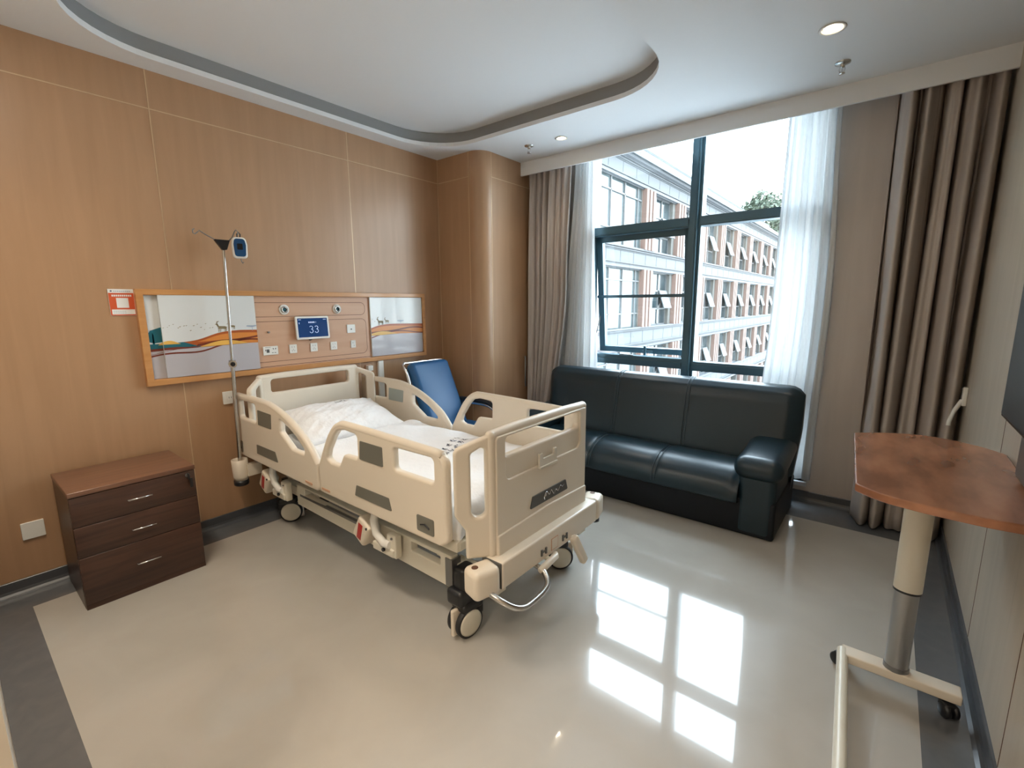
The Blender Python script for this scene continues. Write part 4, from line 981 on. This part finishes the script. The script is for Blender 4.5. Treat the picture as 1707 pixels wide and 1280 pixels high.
def sprinkler(x, y, label):
    o = thing('sprinkler', label, 'sprinkler', (x, y, ZC), 'ceiling sprinklers'); T = Matrix.Translation((x, y, ZC))
    mb = MB(); mb.lathe([(.040, .0), (.038, -.006), (.020, -.010), (.012, -.010)], M_steel, 24, T); mb.build('escutcheon', o)
    mb = MB(); mb.lathe([(.012, -.006), (.012, -.022), (.008, -.026), (.0, -.026)], M_steel, 14, T)
    for s in (-1, 1): mb.tube([T @ Vector(p) for p in ((s*.010, 0, -.022), (s*.015, 0, -.036), (s*.010, 0, -.050), (0, 0, -.056))], .0028, M_chrome, 6)
    mb.lathe([(0, -.054), (.016, -.056), (.016, -.059), (0, -.059)], M_chrome, 16, T); mb.cyl(T @ Vector((0, 0, -.026)), T @ Vector((0, 0, -.054)), .003, M_chrome, 8); mb.build('sprinkler_head', o)
sprinkler(.907, -.343, 'chrome sprinkler head in the ceiling beside the pillar and left downlight')
sprinkler(3.108, -.338, 'chrome sprinkler head in the ceiling below the bright right downlight')

# ------------------------------------------------------------------ outside: long facade across the court
XF = -5.1
bd = thing('office_building', 'long cream building with terracotta ribs and rows of windows across the court', 'building', (XF, 28, -9))
FY0, FY1 = 4.0, 47.0
rows = [(3.75, 6.22), (.48, 2.92), (-2.80, -.42), (-6.1, -3.72)]
W0 = [17.3+3.66*k for k in range(8)]; WW = 2.0
mb = MB()
zb = [(6.22, 7.05), (2.92, 3.75), (-.42, .48), (-3.72, -2.80), (-9, -6.1)]
for z0, z1 in zb: mb.box((XF-.6, FY0, z0), (XF, FY1, z1), M_fpanel)
mb.box((XF-12, FY0, -9), (XF-.6, FY1, 7.05), M_fcream)
for z0, z1 in rows:
    e = [15.7]+[q for w in W0 for q in (w, w+WW)]+[FY1]
    for k in range(0, len(e), 2): mb.box((XF-.6, e[k], z0), (XF-.05, e[k+1], z1), M_fcream)
mb.build('wall', bd)
mb = MB()
for z0, z1 in zb[:4]:
    for z, h, d in ((z0+.05, .09, .10), (z0+.20, .04, .05), (z1-.10, .05, .06), (z1-.02, .07, .12)): mb.box((XF, FY0, z-h/2), (XF+d, FY1, z+h/2), M_fpanel)
    for z in (z0-.02, z1-.15): mb.box((XF, FY0, z-.03), (XF+.02, FY1, z+.03), M_fline)
    y = FY0
    while y < FY1: mb.box((XF, y, z0+.2), (XF+.006, y+.03, z1-.1), M_fline); y += 1.22
mb.box((XF, FY0, 7.02), (XF+.28, FY1, 7.12), M_fpanel); mb.box((XF, FY0, 7.12), (XF+.40, FY1, 7.28), M_fline); mb.build('cornice', bd)
mb = MB(); mb.add([(XF+.42, FY0, 7.28), (XF+.42, FY1, 7.28), (XF-1.2, FY1, 8.55), (XF-1.2, FY0, 8.55), (XF-12, FY1, 8.55), (XF-12, FY0, 8.55), (XF-12, FY0, 7.0), (XF-12, FY1, 7.0), (XF+.42, FY0, 7.1), (XF+.42, FY1, 7.1)], [(0, 1, 2, 3), (3, 2, 4, 5), (0, 3, 5, 6, 8), (1, 9, 7, 4, 2), (0, 8, 9, 1)], M_froof)
mb.box((XF-1.3, FY0, 8.5), (XF-1.12, FY1, 8.64), M_fline); mb.build('roof', bd)
mbr = None
for z0, z1 in rows:
    for w in [12.03+1.6]+[q+WW+.30 for q in W0]:
        if w < 15: y0 = 15.75
        else: y0 = w
        r_ = MB()
        for k in range(3): r_.box((XF-.05, y0+k*.36, z0), (XF+.16, y0+k*.36+.24, z1), M_terra)
        r_.build('terracotta_ribs', bd)
src = None
for z0, z1 in rows[:3]:
    for w in W0:
        if src is None or True:
            h = z1-z0
            f = MB()
            for a, b in (((0, 0), (.06, h)), ((WW-.06, 0), (WW, h)), ((0, 0), (WW, .06)), ((0, h-.06), (WW, h)), ((0, h*.64), (WW, h*.64+.07)), ((0, h*.30), (WW, h*.30+.07)), ((WW*.5-.03, 0), (WW*.5+.03, h))):
                f.box((XF-.28, w+a[0], z0+a[1]), (XF-.20, w+b[0], z0+b[1]), M_fbar)
            fo_ = f.build('window', bd)
            g = MB(); g.box((XF-.26, w+.03, z0+.03), (XF-.24, w+WW-.03, z1-.03), M_fglassd); g.build('pane', fo_)
            s_ = MB(); an = .34; L_ = h*.36
            MS_ = Matrix.Translation((XF-.20, w+WW*.52, z0+h*.66)) @ Matrix.Rotation(-an, 4, 'Y')
            s_.box((0, 0, -L_), (.05, WW*.46, 0), M_fsash, MS_); s_.build('open_sash', fo_)
for z0, z1 in rows:
    f = MB()
    for y in (5.6, 6.85, 8.1, 9.3, 10.5, 11.72, 12.93, 14.12, 15.34): f.box((XF-.10, y-.025, z0), (XF-.04, y+.025, z1), M_fbar)
    for q in (.80, .245): f.box((XF-.10, FY0, z0+(z1-z0)*q-.025), (XF-.04, 15.7, z0+(z1-z0)*q+.025), M_fbar)
    fo_ = f.build('glazed_bay', bd)
    g = MB(); g.box((XF-.12, FY0, z0), (XF-.10, 15.7, z1), M_fglass); g.build('pane', fo_)
mb = MB(); mb.box((-30, .6, -9.3), (40, 90, -9), M_ground); struct(mb.build('ground'))
# tree rising behind the roof
tr = thing('tree', 'round leafy green tree rising behind the far roof of the building', 'tree', (-9.5, 55, -9))
mb = MB(); mb.tube([(-9.5, 55, -9), (-9.4, 55, 2), (-9.0, 55.2, 10)], [.35, .28, .15], M_trunk, 10)
for k in range(7):
    a = k*.9; mb.tube([(-9.3, 55, 4+k*.7), (-9.2+1.6*math.cos(a), 55+1.6*math.sin(a), 8+k*.6)], [.12, .04], M_trunk, 6)
mb.build('trunk', tr)
rn = random.Random(11); mb = MB()
for k in range(3600):
    d = Vector((rn.gauss(0, 1), rn.gauss(0, 1), rn.gauss(0, 1))).normalized()*rn.uniform(.35, 1)**.6
    lump = 1.05+.22*noise.noise(d*2.2)
    c = Vector((-8.6+2.5*d.x*lump, 55+2.4*d.y*lump, 10.3+2.9*d.z*lump)); s_ = rn.uniform(.13, .27)
    u = Vector((rn.gauss(0, 1), rn.gauss(0, 1), rn.gauss(0, 1))).normalized(); w = u.orthogonal().normalized()
    mb.poly([c-u*s_, c-w*s_*.7, c+u*s_, c+w*s_*.7], M_leaf)
mb.build('foliage', tr)
